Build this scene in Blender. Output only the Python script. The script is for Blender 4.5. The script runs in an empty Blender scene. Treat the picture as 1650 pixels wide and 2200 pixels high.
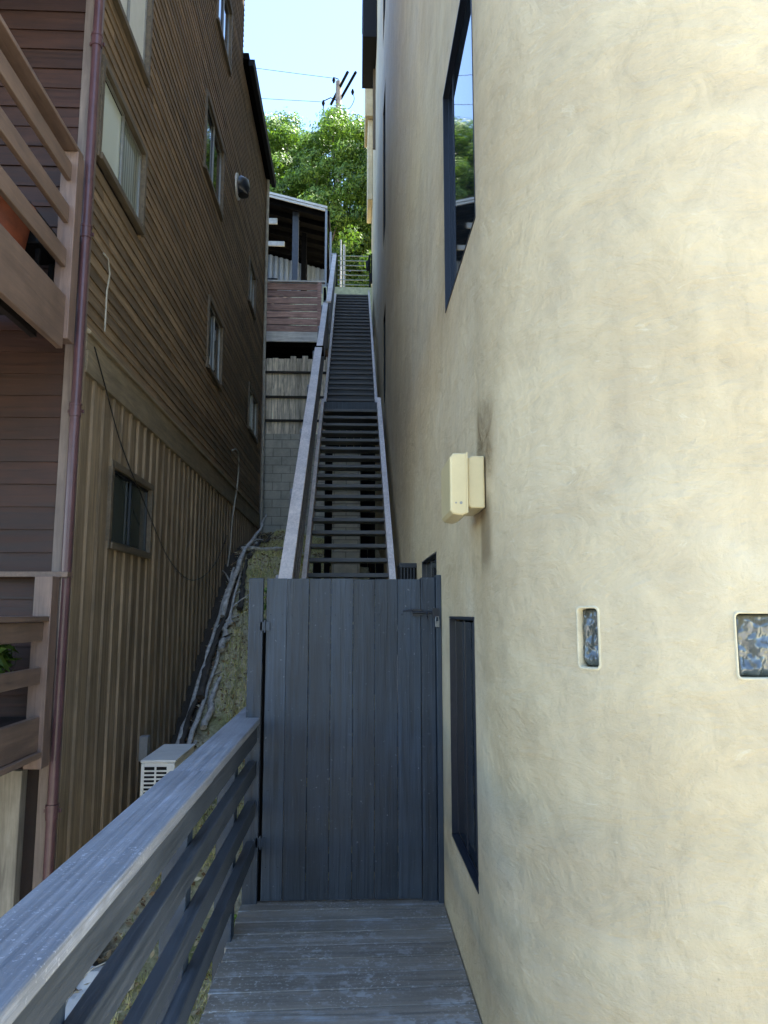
import bpy, math, random
import numpy as np
from mathutils import Vector, Matrix, noise
R = math.radians
random.seed(7); rng = np.random.default_rng(11)
S = bpy.context.scene
COL = S.collection

# ------------------------------------------------------------------ camera, sky, sun, exposure
cam = bpy.data.cameras.new('camera'); camo = bpy.data.objects.new('camera', cam); COL.objects.link(camo)
camo.location = (0, 0, 1.6)
camo.rotation_euler = (R(90 + 7.8), 0, R(-2.45))
cam.sensor_fit = 'VERTICAL'; cam.sensor_height = 36; cam.sensor_width = 27; cam.lens = 26.0
cam.clip_start = 0.05; cam.clip_end = 2000
S.camera = camo
S.render.resolution_x = 768; S.render.resolution_y = 1024
S.view_settings.view_transform = 'Standard'; S.view_settings.look = 'None'
S.view_settings.exposure = 2.76
S.cycles.max_bounces = 12; S.cycles.diffuse_bounces = 8; S.cycles.glossy_bounces = 4; S.view_settings.gamma = 1
SUN_EL, SUN_AZ = 62, 75          # azimuth clockwise from +Y
W = bpy.data.worlds.new('World'); S.world = W; W.use_nodes = True
wn = W.node_tree.nodes; wl = W.node_tree.links
bg = wn['Background']; bg.inputs['Strength'].default_value = 0.1
sky = wn.new('ShaderNodeTexSky'); sky.sky_type = 'NISHITA'; sky.sun_disc = False
sky.sun_elevation = R(SUN_EL); sky.sun_rotation = R(SUN_AZ); sky.air_density = 1.0; sky.dust_density = .1; sky.ozone_density = 2.3
tc = wn.new('ShaderNodeTexCoord'); mp = wn.new('ShaderNodeMapping'); mp.inputs['Scale'].default_value = (1.6, 1.6, 4.0)
mp.inputs['Location'].default_value = (.35, .1, .2)
cn = wn.new('ShaderNodeTexNoise'); cn.inputs['Scale'].default_value = 1.7; cn.inputs['Detail'].default_value = 9; cn.inputs['Roughness'].default_value = .62
cr = wn.new('ShaderNodeValToRGB'); cr.color_ramp.elements[0].position = .60; cr.color_ramp.elements[1].position = .86
cm = wn.new('ShaderNodeMixRGB'); cm.inputs[2].default_value = (7.5, 8.0, 8.6, 1)
ml = wn.new('ShaderNodeMath'); ml.operation = 'MULTIPLY'; ml.inputs[1].default_value = .75
wl.new(tc.outputs['Generated'], mp.inputs[0]); wl.new(mp.outputs[0], cn.inputs['Vector']); wl.new(cn.outputs['Fac'], cr.inputs[0])
wl.new(cr.outputs[0], ml.inputs[0]); wl.new(ml.outputs[0], cm.inputs[0]); wl.new(sky.outputs[0], cm.inputs[1]); wl.new(cm.outputs[0], bg.inputs[0])
sun = bpy.data.lights.new('sun', 'SUN'); sun.energy = 4.2; sun.angle = R(.5); sun.color = (1, .95, .87)
suno = bpy.data.objects.new('sun', sun); COL.objects.link(suno)
sd = Vector((math.sin(R(SUN_AZ)) * math.cos(R(SUN_EL)), math.cos(R(SUN_AZ)) * math.cos(R(SUN_EL)), math.sin(R(SUN_EL))))
suno.rotation_euler = sd.to_track_quat('Z', 'Y').to_euler(); suno.location = (20, 20, 60)

# ------------------------------------------------------------------ materials
def mat(name):
    m = bpy.data.materials.new(name); m.use_nodes = True
    nt = m.node_tree; b = nt.nodes['Principled BSDF']
    return m, nt, b
def N(nt, t, **k):
    n = nt.nodes.new(t)
    for a, v in k.items():
        if a in n.inputs.keys(): n.inputs[a].default_value = v
        else: setattr(n, a, v)
    return n
def coords(nt, scale=(1, 1, 1), loc=(0, 0, 0), rot=(0, 0, 0)):
    t = N(nt, 'ShaderNodeTexCoord'); m = N(nt, 'ShaderNodeMapping'); m.inputs['Scale'].default_value = scale
    m.inputs['Location'].default_value = loc; m.inputs['Rotation'].default_value = rot
    nt.links.new(t.outputs['Object'], m.inputs[0]); return m.outputs[0]
def ntex(nt, vec, scale, detail=6, rough=.6, dist=0.):
    n = N(nt, 'ShaderNodeTexNoise', Scale=scale, Detail=detail, Roughness=rough, Distortion=dist); nt.links.new(vec, n.inputs['Vector']); return n.outputs['Fac']
def ramp(nt, fac, *stops):
    r = N(nt, 'ShaderNodeValToRGB'); e = r.color_ramp.elements
    while len(e) < len(stops): e.new(.5)
    for el, (p_, c) in zip(e, stops): el.position = p_; el.color = (*c, 1) if len(c) == 3 else c
    nt.links.new(fac, r.inputs[0]); return r.outputs[0]
def g3(v): return (v, v, v)
def mix(nt, a, b, fac, mode='MIX'):
    n = N(nt, 'ShaderNodeMixRGB', blend_type=mode)
    for i, x in ((1, a), (2, b)):
        if isinstance(x, tuple): n.inputs[i].default_value = (*x, 1)
        else: nt.links.new(x, n.inputs[i])
    if isinstance(fac, (int, float)): n.inputs[0].default_value = fac
    else: nt.links.new(fac, n.inputs[0])
    return n.outputs[0]
def mth(nt, op, a, b=0.):
    n = N(nt, 'ShaderNodeMath', operation=op)
    for i, x in ((0, a), (1, b)):
        if isinstance(x, (int, float)): n.inputs[i].default_value = x
        else: nt.links.new(x, n.inputs[i])
    return n.outputs[0]
def bump(nt, b, h, strength=.5, dist=.01):
    n = N(nt, 'ShaderNodeBump', Strength=strength, Distance=dist); nt.links.new(h, n.inputs['Height']); nt.links.new(n.outputs[0], b.inputs['Normal'])
def island(nt):
    return N(nt, 'ShaderNodeNewGeometry').outputs['Random Per Island']

def wood(name, c1, c2, axis='Y', rough=.65, vary=.25, worn=None, worn_at=(.6, .72), grain=26, bstr=.5, bd=.004, spec=.5, knots=False, streak=2.2):
    """timber or painted timber; grain runs along axis"""
    m, nt, b = mat(name)
    sc = {'X': (streak, grain, grain), 'Y': (grain, streak, grain), 'Z': (grain, grain, streak)}[axis]
    rnd = island(nt)
    v = coords(nt, sc)
    ad = N(nt, 'ShaderNodeVectorMath', operation='ADD'); nt.links.new(v, ad.inputs[0])
    cb = N(nt, 'ShaderNodeCombineXYZ'); mm = mth(nt, 'MULTIPLY', rnd, 37.)
    for i in range(3): nt.links.new(mm, cb.inputs[i])
    nt.links.new(cb.outputs[0], ad.inputs[1]); v = ad.outputs[0]
    g = ntex(nt, v, 1.0, 8, .65, .6)
    c = ramp(nt, g, (.32, c1), (.68, c2))
    blot = ntex(nt, coords(nt), 3.1, 5, .6)
    c = mix(nt, c, ramp(nt, blot, (.3, g3(.72)), (.7, g3(1.12))), .8, 'MULTIPLY')
    vr = ramp(nt, rnd, (0, g3(1 - vary)), (1, g3(1 + vary * .6)))
    c = mix(nt, c, vr, 1., 'MULTIPLY')
    if worn:
        wv = ntex(nt, v, .55, 9, .75, .2); w2 = ntex(nt, coords(nt), 7., 6, .7)
        f = mth(nt, 'MULTIPLY', ramp(nt, wv, (worn_at[0], g3(0)), (worn_at[1], g3(1))), ramp(nt, w2, (.42, g3(0)), (.6, g3(1))))
        c = mix(nt, c, worn, f)
    if knots:
        vo = N(nt, 'ShaderNodeTexVoronoi', Scale=1.7); nt.links.new(coords(nt, {'X': (1, 2.6, 2.6), 'Y': (2.6, 1, 2.6), 'Z': (2.6, 2.6, 1)}[axis]), vo.inputs['Vector'])
        c = mix(nt, c, tuple(.35 * x for x in c1), ramp(nt, vo.outputs['Distance'], (.03, g3(1)), (.07, g3(0))))
    nt.links.new(c, b.inputs['Base Color'])
    nt.links.new(ramp(nt, g, (.2, g3(max(rough - .12, .1))), (.8, g3(min(rough + .15, 1)))), b.inputs['Roughness'])
    b.inputs['Specular IOR Level'].default_value = spec
    bump(nt, b, g, bstr, bd)
    return m
def speckle(m, c, scale=70, lo=.62, hi=.70, patch=2.2, plo=.45, phi=.62):
    nt = m.node_tree; b = nt.nodes['Principled BSDF']; old = b.inputs['Base Color'].links[0].from_socket
    f = mth(nt, 'MULTIPLY', ramp(nt, ntex(nt, coords(nt), scale, 3, .6), (lo, g3(0)), (hi, g3(1))), ramp(nt, ntex(nt, coords(nt), patch, 5, .7), (plo, g3(.15)), (phi, g3(1))))
    nt.links.new(mix(nt, old, c, f), b.inputs['Base Color'])
def plain(name, c, rough=.5, metal=0., vary=.12, scale=9., bstr=.1, spec=.5):
    m, nt, b = mat(name)
    n = ntex(nt, coords(nt), scale, 6, .65)
    cc = mix(nt, c, ramp(nt, n, (.3, g3(1 - vary * 1.6)), (.7, g3(1 + vary))), 1., 'MULTIPLY')
    nt.links.new(cc, b.inputs['Base Color']); b.inputs['Roughness'].default_value = rough; b.inputs['Metallic'].default_value = metal
    b.inputs['Specular IOR Level'].default_value = spec
    bump(nt, b, n, bstr, .004); return m
def glass(name, c=(.012, .016, .02), rough=.03, spec=1.):
    m, nt, b = mat(name)
    b.inputs['Base Color'].default_value = (*c, 1); b.inputs['Roughness'].default_value = rough
    b.inputs['Specular IOR Level'].default_value = spec; b.inputs['IOR'].default_value = 1.9
    n = ntex(nt, coords(nt), 1.3, 1, .5); bump(nt, b, n, .12, .01); return m

def stucco_mat():
    m, nt, b = mat('cream_stucco')
    v0 = coords(nt)
    big = ntex(nt, v0, .55, 6, .62, .8)
    midn = ntex(nt, coords(nt, (1, 1, .8), (3, 1, 2)), 1.9, 10, .66, .9)
    sw = ntex(nt, coords(nt, (1.0, 1.0, 1.7), (0, 0, 0), (.6, .5, .3)), 1.3, 10, .56, .9)
    sw2 = ntex(nt, coords(nt, (1.0, 1.0, 2.2), (7, 3, 0), (-.5, -.6, .2)), 2.6, 8, .62, 1.0)
    vert = ntex(nt, coords(nt, (4., 4., .22)), 1.6, 9, .66, .3)
    fine = ntex(nt, v0, 60, 4, .7)
    c = ramp(nt, big, (.3, (.56, .455, .28)), (.5, (.62, .52, .34)), (.72, (.64, .56, .405)))
    c = mix(nt, c, ramp(nt, midn, (.32, (.90, .895, .89)), (.68, (1.05, 1.05, 1.04))), .8, 'MULTIPLY')
    c = mix(nt, c, ramp(nt, sw, (.38, (.91, .885, .86)), (.62, (1.04, 1.04, 1.03))), .8, 'MULTIPLY')
    c = mix(nt, c, ramp(nt, vert, (.34, (.84, .845, .86)), (.60, (1.03, 1.02, 1.0))), .45, 'MULTIPLY')
    m2 = ntex(nt, coords(nt, (1, 1, .9), (2, 8, 4)), 7.5, 12, .74, 1.4)
    c = mix(nt, c, ramp(nt, m2, (.33, g3(.84)), (.5, g3(1.0)), (.68, g3(1.07))), .8, 'MULTIPLY')
    m3 = ntex(nt, coords(nt, (1, 1, 2.6), (1, 1, 4), (.8, .7, .2)), 5.5, 12, .7, 2.2)
    c = mix(nt, c, (.80, .76, .58), mth(nt, 'MULTIPLY', ramp(nt, m3, (.60, g3(0)), (.70, g3(.28))), 1.))
    pit = N(nt, 'ShaderNodeTexVoronoi', Scale=7.); nt.links.new(coords(nt), pit.inputs['Vector'])
    c = mix(nt, c, (.20, .16, .10), mth(nt, 'MULTIPLY', ramp(nt, pit.outputs['Distance'], (.02, g3(1)), (.045, g3(0))), ramp(nt, midn, (.5, g3(0)), (.6, g3(.8)))))
    wv = N(nt, 'ShaderNodeVectorMath', operation='MULTIPLY_ADD'); nz_ = N(nt, 'ShaderNodeTexNoise', Scale=3., Detail=5.); nt.links.new(v0, nz_.inputs['Vector'])
    nt.links.new(nz_.outputs['Color'], wv.inputs[0]); wv.inputs[1].default_value = (.5, .5, .5); nt.links.new(v0, wv.inputs[2])
    ck = N(nt, 'ShaderNodeTexVoronoi', Scale=.75, feature='DISTANCE_TO_EDGE'); nt.links.new(wv.outputs[0], ck.inputs['Vector'])
    crack = mth(nt, 'MULTIPLY', ramp(nt, ck.outputs['Distance'], (.0, g3(1)), (.0035, g3(0))), ramp(nt, ntex(nt, coords(nt, (1, 1, 1), (9, 9, 9)), .9, 3, .5), (.54, g3(0)), (.62, g3(.12))))
    c = mix(nt, c, (.22, .18, .12), crack)
    # brown stain above the meter box, dark brown band below it
    geo = N(nt, 'ShaderNodeTexCoord'); sp = N(nt, 'ShaderNodeSeparateXYZ'); nt.links.new(geo.outputs['Object'], sp.inputs[0])
    def band(o, lo, hi, s):
        a = N(nt, 'ShaderNodeMapRange', interpolation_type='SMOOTHSTEP'); nt.links.new(o, a.inputs[0])
        a.inputs[1].default_value = lo - s; a.inputs[2].default_value = lo; a.inputs[3].default_value = 0; a.inputs[4].default_value = 1
        d = N(nt, 'ShaderNodeMapRange', interpolation_type='SMOOTHSTEP'); nt.links.new(o, d.inputs[0])
        d.inputs[1].default_value = hi; d.inputs[2].default_value = hi + s; d.inputs[3].default_value = 1; d.inputs[4].default_value = 0
        return mth(nt, 'MULTIPLY', a.outputs[0], d.outputs[0])
    d1 = mth(nt, 'MULTIPLY', band(sp.outputs['Y'], 2.86 - 12, 2.95 - 12, .07), band(sp.outputs['Z'], 2.84, 3.0, .12))
    d2 = mth(nt, 'MULTIPLY', band(sp.outputs['Y'], 2.84 - 12, 3.0 - 12, .10), band(sp.outputs['Z'], 3.2, 3.38, .14))
    st = mth(nt, 'ADD', mth(nt, 'MULTIPLY', d1, .75), mth(nt, 'MULTIPLY', d2, ramp(nt, m2, (.4, g3(.35)), (.6, g3(1.)))))
    c = mix(nt, c, (.20, .145, .075), st)
    nt.links.new(c, b.inputs['Base Color']); b.inputs['Roughness'].default_value = .62; b.inputs['Specular IOR Level'].default_value = .35
    h = mth(nt, 'ADD', mth(nt, 'ADD', mth(nt, 'ADD', sw, sw2), mth(nt, 'MULTIPLY', mth(nt, 'ADD', m3, m2), .28)), mth(nt, 'ADD', mth(nt, 'MULTIPLY', midn, .8), mth(nt, 'MULTIPLY', fine, .09)))
    bump(nt, b, h, .5, .055)
    return m

M = {}
M['stucco'] = stucco_mat()
M['trim_cream'] = plain('cream_paint', (.58, .52, .34), .45, vary=.06)
M['box_cream'] = plain('cream_box_paint', (.60, .50, .27), .35, vary=.05, bstr=.03)
PB1, PB2 = (.034, .050, .072), (.058, .080, .108)
M['gate'] = wood('charcoal_navy_gate_paint', (.014, .022, .032), (.050, .068, .092), 'Z', .5, .35, grain=42, bstr=1., bd=.006, worn=(.12, .135, .15), worn_at=(.60, .74), knots=True, streak=1.6)
M['rail'] = wood('blue_grey_sky_lit_cap', (0.161, 0.169, 0.183), (0.302, 0.3, 0.306), 'Y', .5, .1, grain=60, bstr=.8, bd=.003, worn=(.42, .44, .50), worn_at=(.52, .7), spec=.6, streak=1.1)  # cap's lighter colour holds the sky sheen; boards share the paint
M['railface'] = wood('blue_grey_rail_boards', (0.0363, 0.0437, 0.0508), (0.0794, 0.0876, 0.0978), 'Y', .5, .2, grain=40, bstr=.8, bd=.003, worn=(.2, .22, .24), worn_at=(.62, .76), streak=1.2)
M['post'] = wood('blue_grey_posts', (0.0228, 0.036, 0.0536), (0.0427, 0.06, 0.0819), 'Z', .5, .2, grain=34)
M['deck'] = wood('worn_grey_deck_paint', (0.165, 0.146, 0.118), (0.316, 0.269, 0.209), 'X', .55, .2, grain=34, bstr=.9, bd=.004, worn=(.34, .35, .35), worn_at=(.5, .64), streak=1.5)
speckle(M['deck'], (.50, .49, .46), 60, .56, .66); speckle(M['deck'], (.40, .39, .37), 14, .56, .64, 1.1)
speckle(M['rail'], (.5, .5, .52), 120, .60, .68)
speckle(M['gate'], (.22, .24, .26), 40, .66, .72, 1.5)
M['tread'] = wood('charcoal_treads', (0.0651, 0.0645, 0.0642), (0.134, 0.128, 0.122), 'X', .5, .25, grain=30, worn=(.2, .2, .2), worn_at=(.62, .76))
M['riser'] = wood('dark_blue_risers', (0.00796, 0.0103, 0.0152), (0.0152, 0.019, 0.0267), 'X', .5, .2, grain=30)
M['stairrail'] = wood('weathered_grey_stair_rail', (0.578, 0.509, 0.455), (0.883, 0.769, 0.683), 'Y', .5, .15, grain=40, worn=(.5, .5, .52), worn_at=(.58, .72))
M['stairpost'] = wood('grey_stair_rail_boards', (0.113, 0.115, 0.117), (0.271, 0.265, 0.26), 'Y', .6, .2, grain=30)
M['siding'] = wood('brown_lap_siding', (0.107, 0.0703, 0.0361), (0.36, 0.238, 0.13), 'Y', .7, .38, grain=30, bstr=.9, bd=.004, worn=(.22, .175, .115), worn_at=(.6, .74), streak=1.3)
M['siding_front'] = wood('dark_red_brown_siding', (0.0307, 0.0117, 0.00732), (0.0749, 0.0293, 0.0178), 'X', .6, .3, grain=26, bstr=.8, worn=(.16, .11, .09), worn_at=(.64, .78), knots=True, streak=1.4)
M['batten'] = wood('olive_brown_plywood', (0.155, 0.11, 0.0625), (0.362, 0.269, 0.172), 'Z', .75, .25, grain=26, bstr=.9, worn=(.22, .185, .115), worn_at=(.58, .72), streak=1.)
M['belt'] = wood('brown_trim_board', (0.164, 0.123, 0.0725), (0.344, 0.271, 0.173), 'Y', .65, .2, grain=26, worn=(.28, .24, .17), worn_at=(.6, .74))
M['corner'] = wood('faded_corner_board', (.15, .11, .095), (.26, .20, .165), 'Z', .6, .15, grain=26, worn=(.3, .25, .2), worn_at=(.62, .76))
M['balc'] = wood('mauve_brown_balcony_boards', (0.162, 0.103, 0.0769), (0.271, 0.179, 0.13), 'Y', .5, .15, grain=30, worn=(.3, .23, .19), worn_at=(.62, .78))
M['balcpost'] = wood('mauve_brown_balcony_posts', (0.162, 0.103, 0.0802), (0.28, 0.186, 0.144), 'Z', .5, .1, grain=26, worn=(.3, .23, .2), worn_at=(.62, .78))
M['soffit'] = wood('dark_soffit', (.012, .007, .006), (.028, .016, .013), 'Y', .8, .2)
M['pipe'] = plain('plum_pipe_paint', (.105, .050, .055), .3, vary=.18, scale=5, bstr=.05)
M['winframe'] = plain('dark_navy_window_metal', (.012, .016, .025), .3, .0, vary=.1)
M['alu'] = plain('aged_aluminium', (.30, .29, .26), .4, .5)
M['trimwin'] = wood('brown_window_trim', (0.078, 0.0598, 0.039), (0.182, 0.14, 0.091), 'Y', .6, .15, grain=30, worn=(.3, .25, .18), worn_at=(.6, .74))
M['glass'] = glass('dark_reflective_glass')
M['glass_dull'] = glass('dull_window_glass', (.05, .06, .055), .12, .6)
M['blind'] = plain('white_blind', (.72, .72, .66), .6, vary=.03)
M['curtain'] = plain('grey_green_curtain', (.30, .32, .26), .8, vary=.2, scale=14)
M['white'] = plain('weathered_white_paint', (.62, .61, .58), .5, vary=.15)
M['black'] = plain('black_metal', (.006, .006, .007), .55, vary=.2, spec=.2)
M['blackwood'] = plain('near_black_wood', (.005, .0045, .0045), .9, vary=.3, spec=.08)
M['grey_metal'] = plain('grey_galvanised', (.28, .29, .30), .45, .3)
M['pale_rail'] = plain('pale_green_grey_metal', (.30, .34, .27), .4, .2)
M['ac'] = plain('off_white_casing', (.84, .82, .75), .45, vary=.08, scale=5)
M['redwood'] = wood('red_brown_deck_boards', (0.271, 0.149, 0.116), (0.654, 0.407, 0.323), 'X', .65, .35, grain=26, worn=(.42, .36, .3), worn_at=(.56, .7))
M['whiteboard'] = wood('peeling_white_board', (0.529, 0.503, 0.45), (0.873, 0.846, 0.793), 'X', .6, .1, worn=(.2, .17, .13), worn_at=(.6, .7))
M['oldfence'] = wood('weathered_grey_fence', (0.401, 0.352, 0.268), (1.32, 1.17, 0.926), 'Z', .85, .45, grain=16, bstr=1., worn=(.34, .32, .27), worn_at=(.55, .7))
M['fencerail'] = wood('dark_fence_rail', (.022, .018, .013), (.05, .042, .032), 'X', .85, .2)
M['corr'] = plain('pale_blue_corrugated_sheet', (.30, .36, .47), .5, .0, vary=.06)
M['kerb'] = plain('pale_yellow_kerb', (.60, .60, .36), .7, vary=.15)
M['terracotta'] = plain('terracotta', (.24, .062, .026), .6, vary=.25, scale=7)
M['soil'] = plain('dark_potting_soil', (.03, .022, .015), .95)
M['cable'] = plain('black_cable', (.015, .014, .013), .5)
M['pale_pipe'] = plain('pale_conduit', (.36, .33, .27), .5, vary=.2)
M['bark'] = wood('grey_bark', (.05, .04, .03), (.16, .135, .10), 'Z', .9, .2, grain=14, bstr=1., bd=.02)
M['branch'] = wood('pale_dead_branch', (.30, .27, .22), (.78, .75, .68), 'Y', .85, .3, grain=18)
M['poleB'] = wood('utility_pole_wood', (.10, .085, .075), (.26, .23, .21), 'Z', .8, .1)
M['crossarm'] = plain('dark_crossarm', (.003, .003, .003), .95, spec=.05)
M['steel'] = plain('worn_steel_latch', (.22, .23, .24), .35, .9)
M['paper'] = plain('white_plastic_sheet', (.75, .75, .73), .5, vary=.04)

def cmu_mat():
    m, nt, b = mat('grey_concrete_block')
    br = N(nt, 'ShaderNodeTexBrick'); br.inputs['Scale'].default_value = 1.; br.inputs['Brick Width'].default_value = .4; br.inputs['Row Height'].default_value = .2
    br.inputs['Mortar Size'].default_value = .008; br.inputs['Color1'].default_value = (.46, .44, .37, 1); br.inputs['Color2'].default_value = (.52, .50, .42, 1); br.inputs['Mortar'].default_value = (.27, .26, .225, 1)
    v = coords(nt, (1, 1, 1), (0, 0, 0), (R(-90), 0, 0)); nt.links.new(v, br.inputs['Vector'])
    n = ntex(nt, coords(nt), 3, 8, .7); c = mix(nt, br.outputs['Color'], ramp(nt, n, (.3, g3(.6)), (.65, g3(1.15))), .9, 'MULTIPLY')
    nt.links.new(c, b.inputs['Base Color']); b.inputs['Roughness'].default_value = .9
    bump(nt, b, mth(nt, 'ADD', mth(nt, 'MULTIPLY', br.outputs['Fac'], -1.), mth(nt, 'MULTIPLY', n, .6)), .8, .01); return m
M['cmu'] = cmu_mat()

def ground_mat():
    m, nt, b = mat('dry_slope_soil')
    v = coords(nt)
    a = ntex(nt, v, 1.1, 9, .65, .5); f = ntex(nt, v, 22, 8, .75); w = ntex(nt, coords(nt, (1, 1, 1), (5, 9, 1)), 2.6, 6, .6)
    c = ramp(nt, f, (.3, (.30, .25, .15)), (.5, (.60, .53, .33)), (.72, (.80, .74, .54)))
    c = mix(nt, c, ramp(nt, f, (.3, (.10, .14, .03)), (.7, (.30, .36, .08))), ramp(nt, a, (.52, g3(0)), (.66, g3(.75))))
    c = mix(nt, c, (.12, .065, .035), ramp(nt, w, (.58, g3(0)), (.68, g3(.6))))
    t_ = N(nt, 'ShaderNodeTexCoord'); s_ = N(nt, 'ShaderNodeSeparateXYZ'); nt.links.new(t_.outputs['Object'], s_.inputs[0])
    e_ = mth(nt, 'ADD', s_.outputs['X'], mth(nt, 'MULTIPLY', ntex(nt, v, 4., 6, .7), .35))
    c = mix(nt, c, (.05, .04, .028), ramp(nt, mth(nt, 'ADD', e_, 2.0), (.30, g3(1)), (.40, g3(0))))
    nt.links.new(c, b.inputs['Base Color']); b.inputs['Roughness'].default_value = .95; bump(nt, b, f, 1., .03); return m
M['ground'] = ground_mat()

def leaf_mat(name, a, b_, c_, trans=.25, wscale=.9):
    m, nt, b = mat(name)
    rnd = island(nt)
    n = ntex(nt, coords(nt), wscale, 4, .6)
    c = ramp(nt, mth(nt, 'ADD', mth(nt, 'MULTIPLY', rnd, .55), mth(nt, 'MULTIPLY', n, .55)), (.2, a), (.5, b_), (.82, c_))
    nt.links.new(c, b.inputs['Base Color']); b.inputs['Roughness'].default_value = .5; b.inputs['Specular IOR Level'].default_value = .35
    t = N(nt, 'ShaderNodeBsdfTranslucent'); nt.links.new(mix(nt, c, (1.5, 1.7, .6), 1., 'MULTIPLY'), t.inputs[0])
    ms = N(nt, 'ShaderNodeMixShader'); ms.inputs[0].default_value = trans
    nt.links.new(b.outputs[0], ms.inputs[1]); nt.links.new(t.outputs[0], ms.inputs[2]); nt.links.new(ms.outputs[0], nt.nodes['Material Output'].inputs[0])
    return m
M['leaf'] = leaf_mat('bright_green_leaves', (.030, .066, .012), (.085, .155, .022), (.20, .31, .055))
M['leaf_dark'] = leaf_mat('deep_green_leaves', (.03, .065, .015), (.065, .12, .022), (.13, .19, .035), .35)
M['leaf_pale'] = leaf_mat('grey_green_leaves', (.05, .075, .04), (.09, .12, .06), (.15, .18, .09), .35)
M['grass'] = leaf_mat('dry_and_green_grass', (.22, .28, .06), (.68, .60, .34), (.85, .77, .52), .3, .75)

# ------------------------------------------------------------------ mesh helpers
WL = {}
def tag(o, label=None, cat=None, group=None, kind=None):
    if label: o['label'] = label
    if cat: o['category'] = cat
    if group: o['group'] = group
    if kind: o['kind'] = kind
    return o
class MB:
    def __init__(s): s.v = []; s.f = []; s.sm = []
    def add(s, vs, fs, smooth=False):
        o = len(s.v); s.v += [tuple(v) for v in vs]; s.f += [tuple(i + o for i in f) for f in fs]; s.sm += [smooth] * len(fs); return s
    def box(s, x0, x1, y0, y1, z0, z1):
        if x0 > x1: x0, x1 = x1, x0
        if y0 > y1: y0, y1 = y1, y0
        if z0 > z1: z0, z1 = z1, z0
        return s.add([(x, y, z) for z in (z0, z1) for y in (y0, y1) for x in (x0, x1)],
                     [(0, 2, 3, 1), (4, 5, 7, 6), (0, 1, 5, 4), (2, 6, 7, 3), (0, 4, 6, 2), (1, 3, 7, 5)])
    def prism(s, poly, axis, a, b):
        """poly: 2-D outline in the plane across axis"""
        n = len(poly)
        def P(u, v, w): return {'X': (w, u, v), 'Y': (u, w, v), 'Z': (u, v, w)}[axis]
        vs = [P(u, v, a) for u, v in poly] + [P(u, v, b) for u, v in poly]
        fs = [tuple(range(n)), tuple(range(2 * n - 1, n - 1, -1))] + [(i, i + n, (i + 1) % n + n, (i + 1) % n) for i in range(n)]
        return s.add(vs, fs)
    def tube(s, pts, r, n=8, cap=True):
        pts = [Vector(p) for p in pts]; rs = r if isinstance(r, (list, tuple)) else [r] * len(pts)
        vs = []; up = Vector((0, 0, 1))
        for i, p in enumerate(pts):
            d = (pts[min(i + 1, len(pts) - 1)] - pts[max(i - 1, 0)]).normalized()
            a = d.cross(up)
            if a.length < .05: a = d.cross(Vector((0, 1, 0)))
            a.normalize(); b = a.cross(d)
            for k in range(n):
                t = 2 * math.pi * k / n; vs.append(p + (a * math.cos(t) + b * math.sin(t)) * rs[i])
        fs = [(i * n + k, i * n + (k + 1) % n, (i + 1) * n + (k + 1) % n, (i + 1) * n + k) for i in range(len(pts) - 1) for k in range(n)]
        s.add(vs, fs, True)
        if cap: s.add(vs[:n], [tuple(range(n))[::-1]]); s.add(vs[-n:], [tuple(range(n))])
        return s
    def build(s, name, m, parent=None, bevel=0., origin=None, kind=None):
        me = bpy.data.meshes.new(name)
        if parent is not None: o0 = Vector((0, 0, 0)); pw = WL[parent.name]; org = pw
        else:
            A = np.array(s.v); org = Vector(origin) if origin is not None else Vector(((A[:, 0].min() + A[:, 0].max()) / 2, (A[:, 1].min() + A[:, 1].max()) / 2, A[:, 2].min()))
        me.from_pydata([(v[0] - org[0], v[1] - org[1], v[2] - org[2]) for v in s.v], [], s.f)
        me.polygons.foreach_set('use_smooth', s.sm)
        for mm in (m if isinstance(m, (list, tuple)) else [m]): me.materials.append(mm)
        me.update(); o = bpy.data.objects.new(name, me); COL.objects.link(o)
        if parent is not None: o.parent = parent
        else: o.location = org
        WL[o.name] = org
        if bevel:
            b = o.modifiers.new('bevel', 'BEVEL'); b.width = bevel; b.segments = 2; b.limit_method = 'ANGLE'; b.angle_limit = R(40)
        if kind: o['kind'] = kind
        return o
def empty(name, loc, label, cat, group=None):
    o = bpy.data.objects.new(name, None); COL.objects.link(o); o.location = loc; o.empty_display_size = .2; WL[o.name] = Vector(loc)
    return tag(o, label, cat, group)
def npmesh(name, V, F, m, parent=None, origin=(0, 0, 0)):
    org = WL[parent.name] if parent is not None else Vector(origin)
    V = V - np.array(org)
    me = bpy.data.meshes.new(name); me.vertices.add(len(V)); me.vertices.foreach_set('co', V.astype(np.float32).ravel())
    k = F.shape[1]; me.loops.add(F.size); me.loops.foreach_set('vertex_index', F.astype(np.int32).ravel())
    me.polygons.add(len(F)); me.polygons.foreach_set('loop_start', np.arange(0, F.size, k, dtype=np.int32)); me.polygons.foreach_set('loop_total', np.full(len(F), k, dtype=np.int32))
    me.materials.append(m); me.update(calc_edges=True); o = bpy.data.objects.new(name, me); COL.objects.link(o)
    if parent is not None: o.parent = parent
    else: o.location = org
    WL[o.name] = org; return o
def sub_iv(a, b, cuts):
    iv = [(a, b)]
    for c, d in cuts:
        nx = []
        for p_, q in iv:
            if d <= p_ or c >= q: nx.append((p_, q)); continue
            if c > p_: nx.append((p_, c))
            if d < q: nx.append((d, q))
        iv = nx
    return iv

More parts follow.
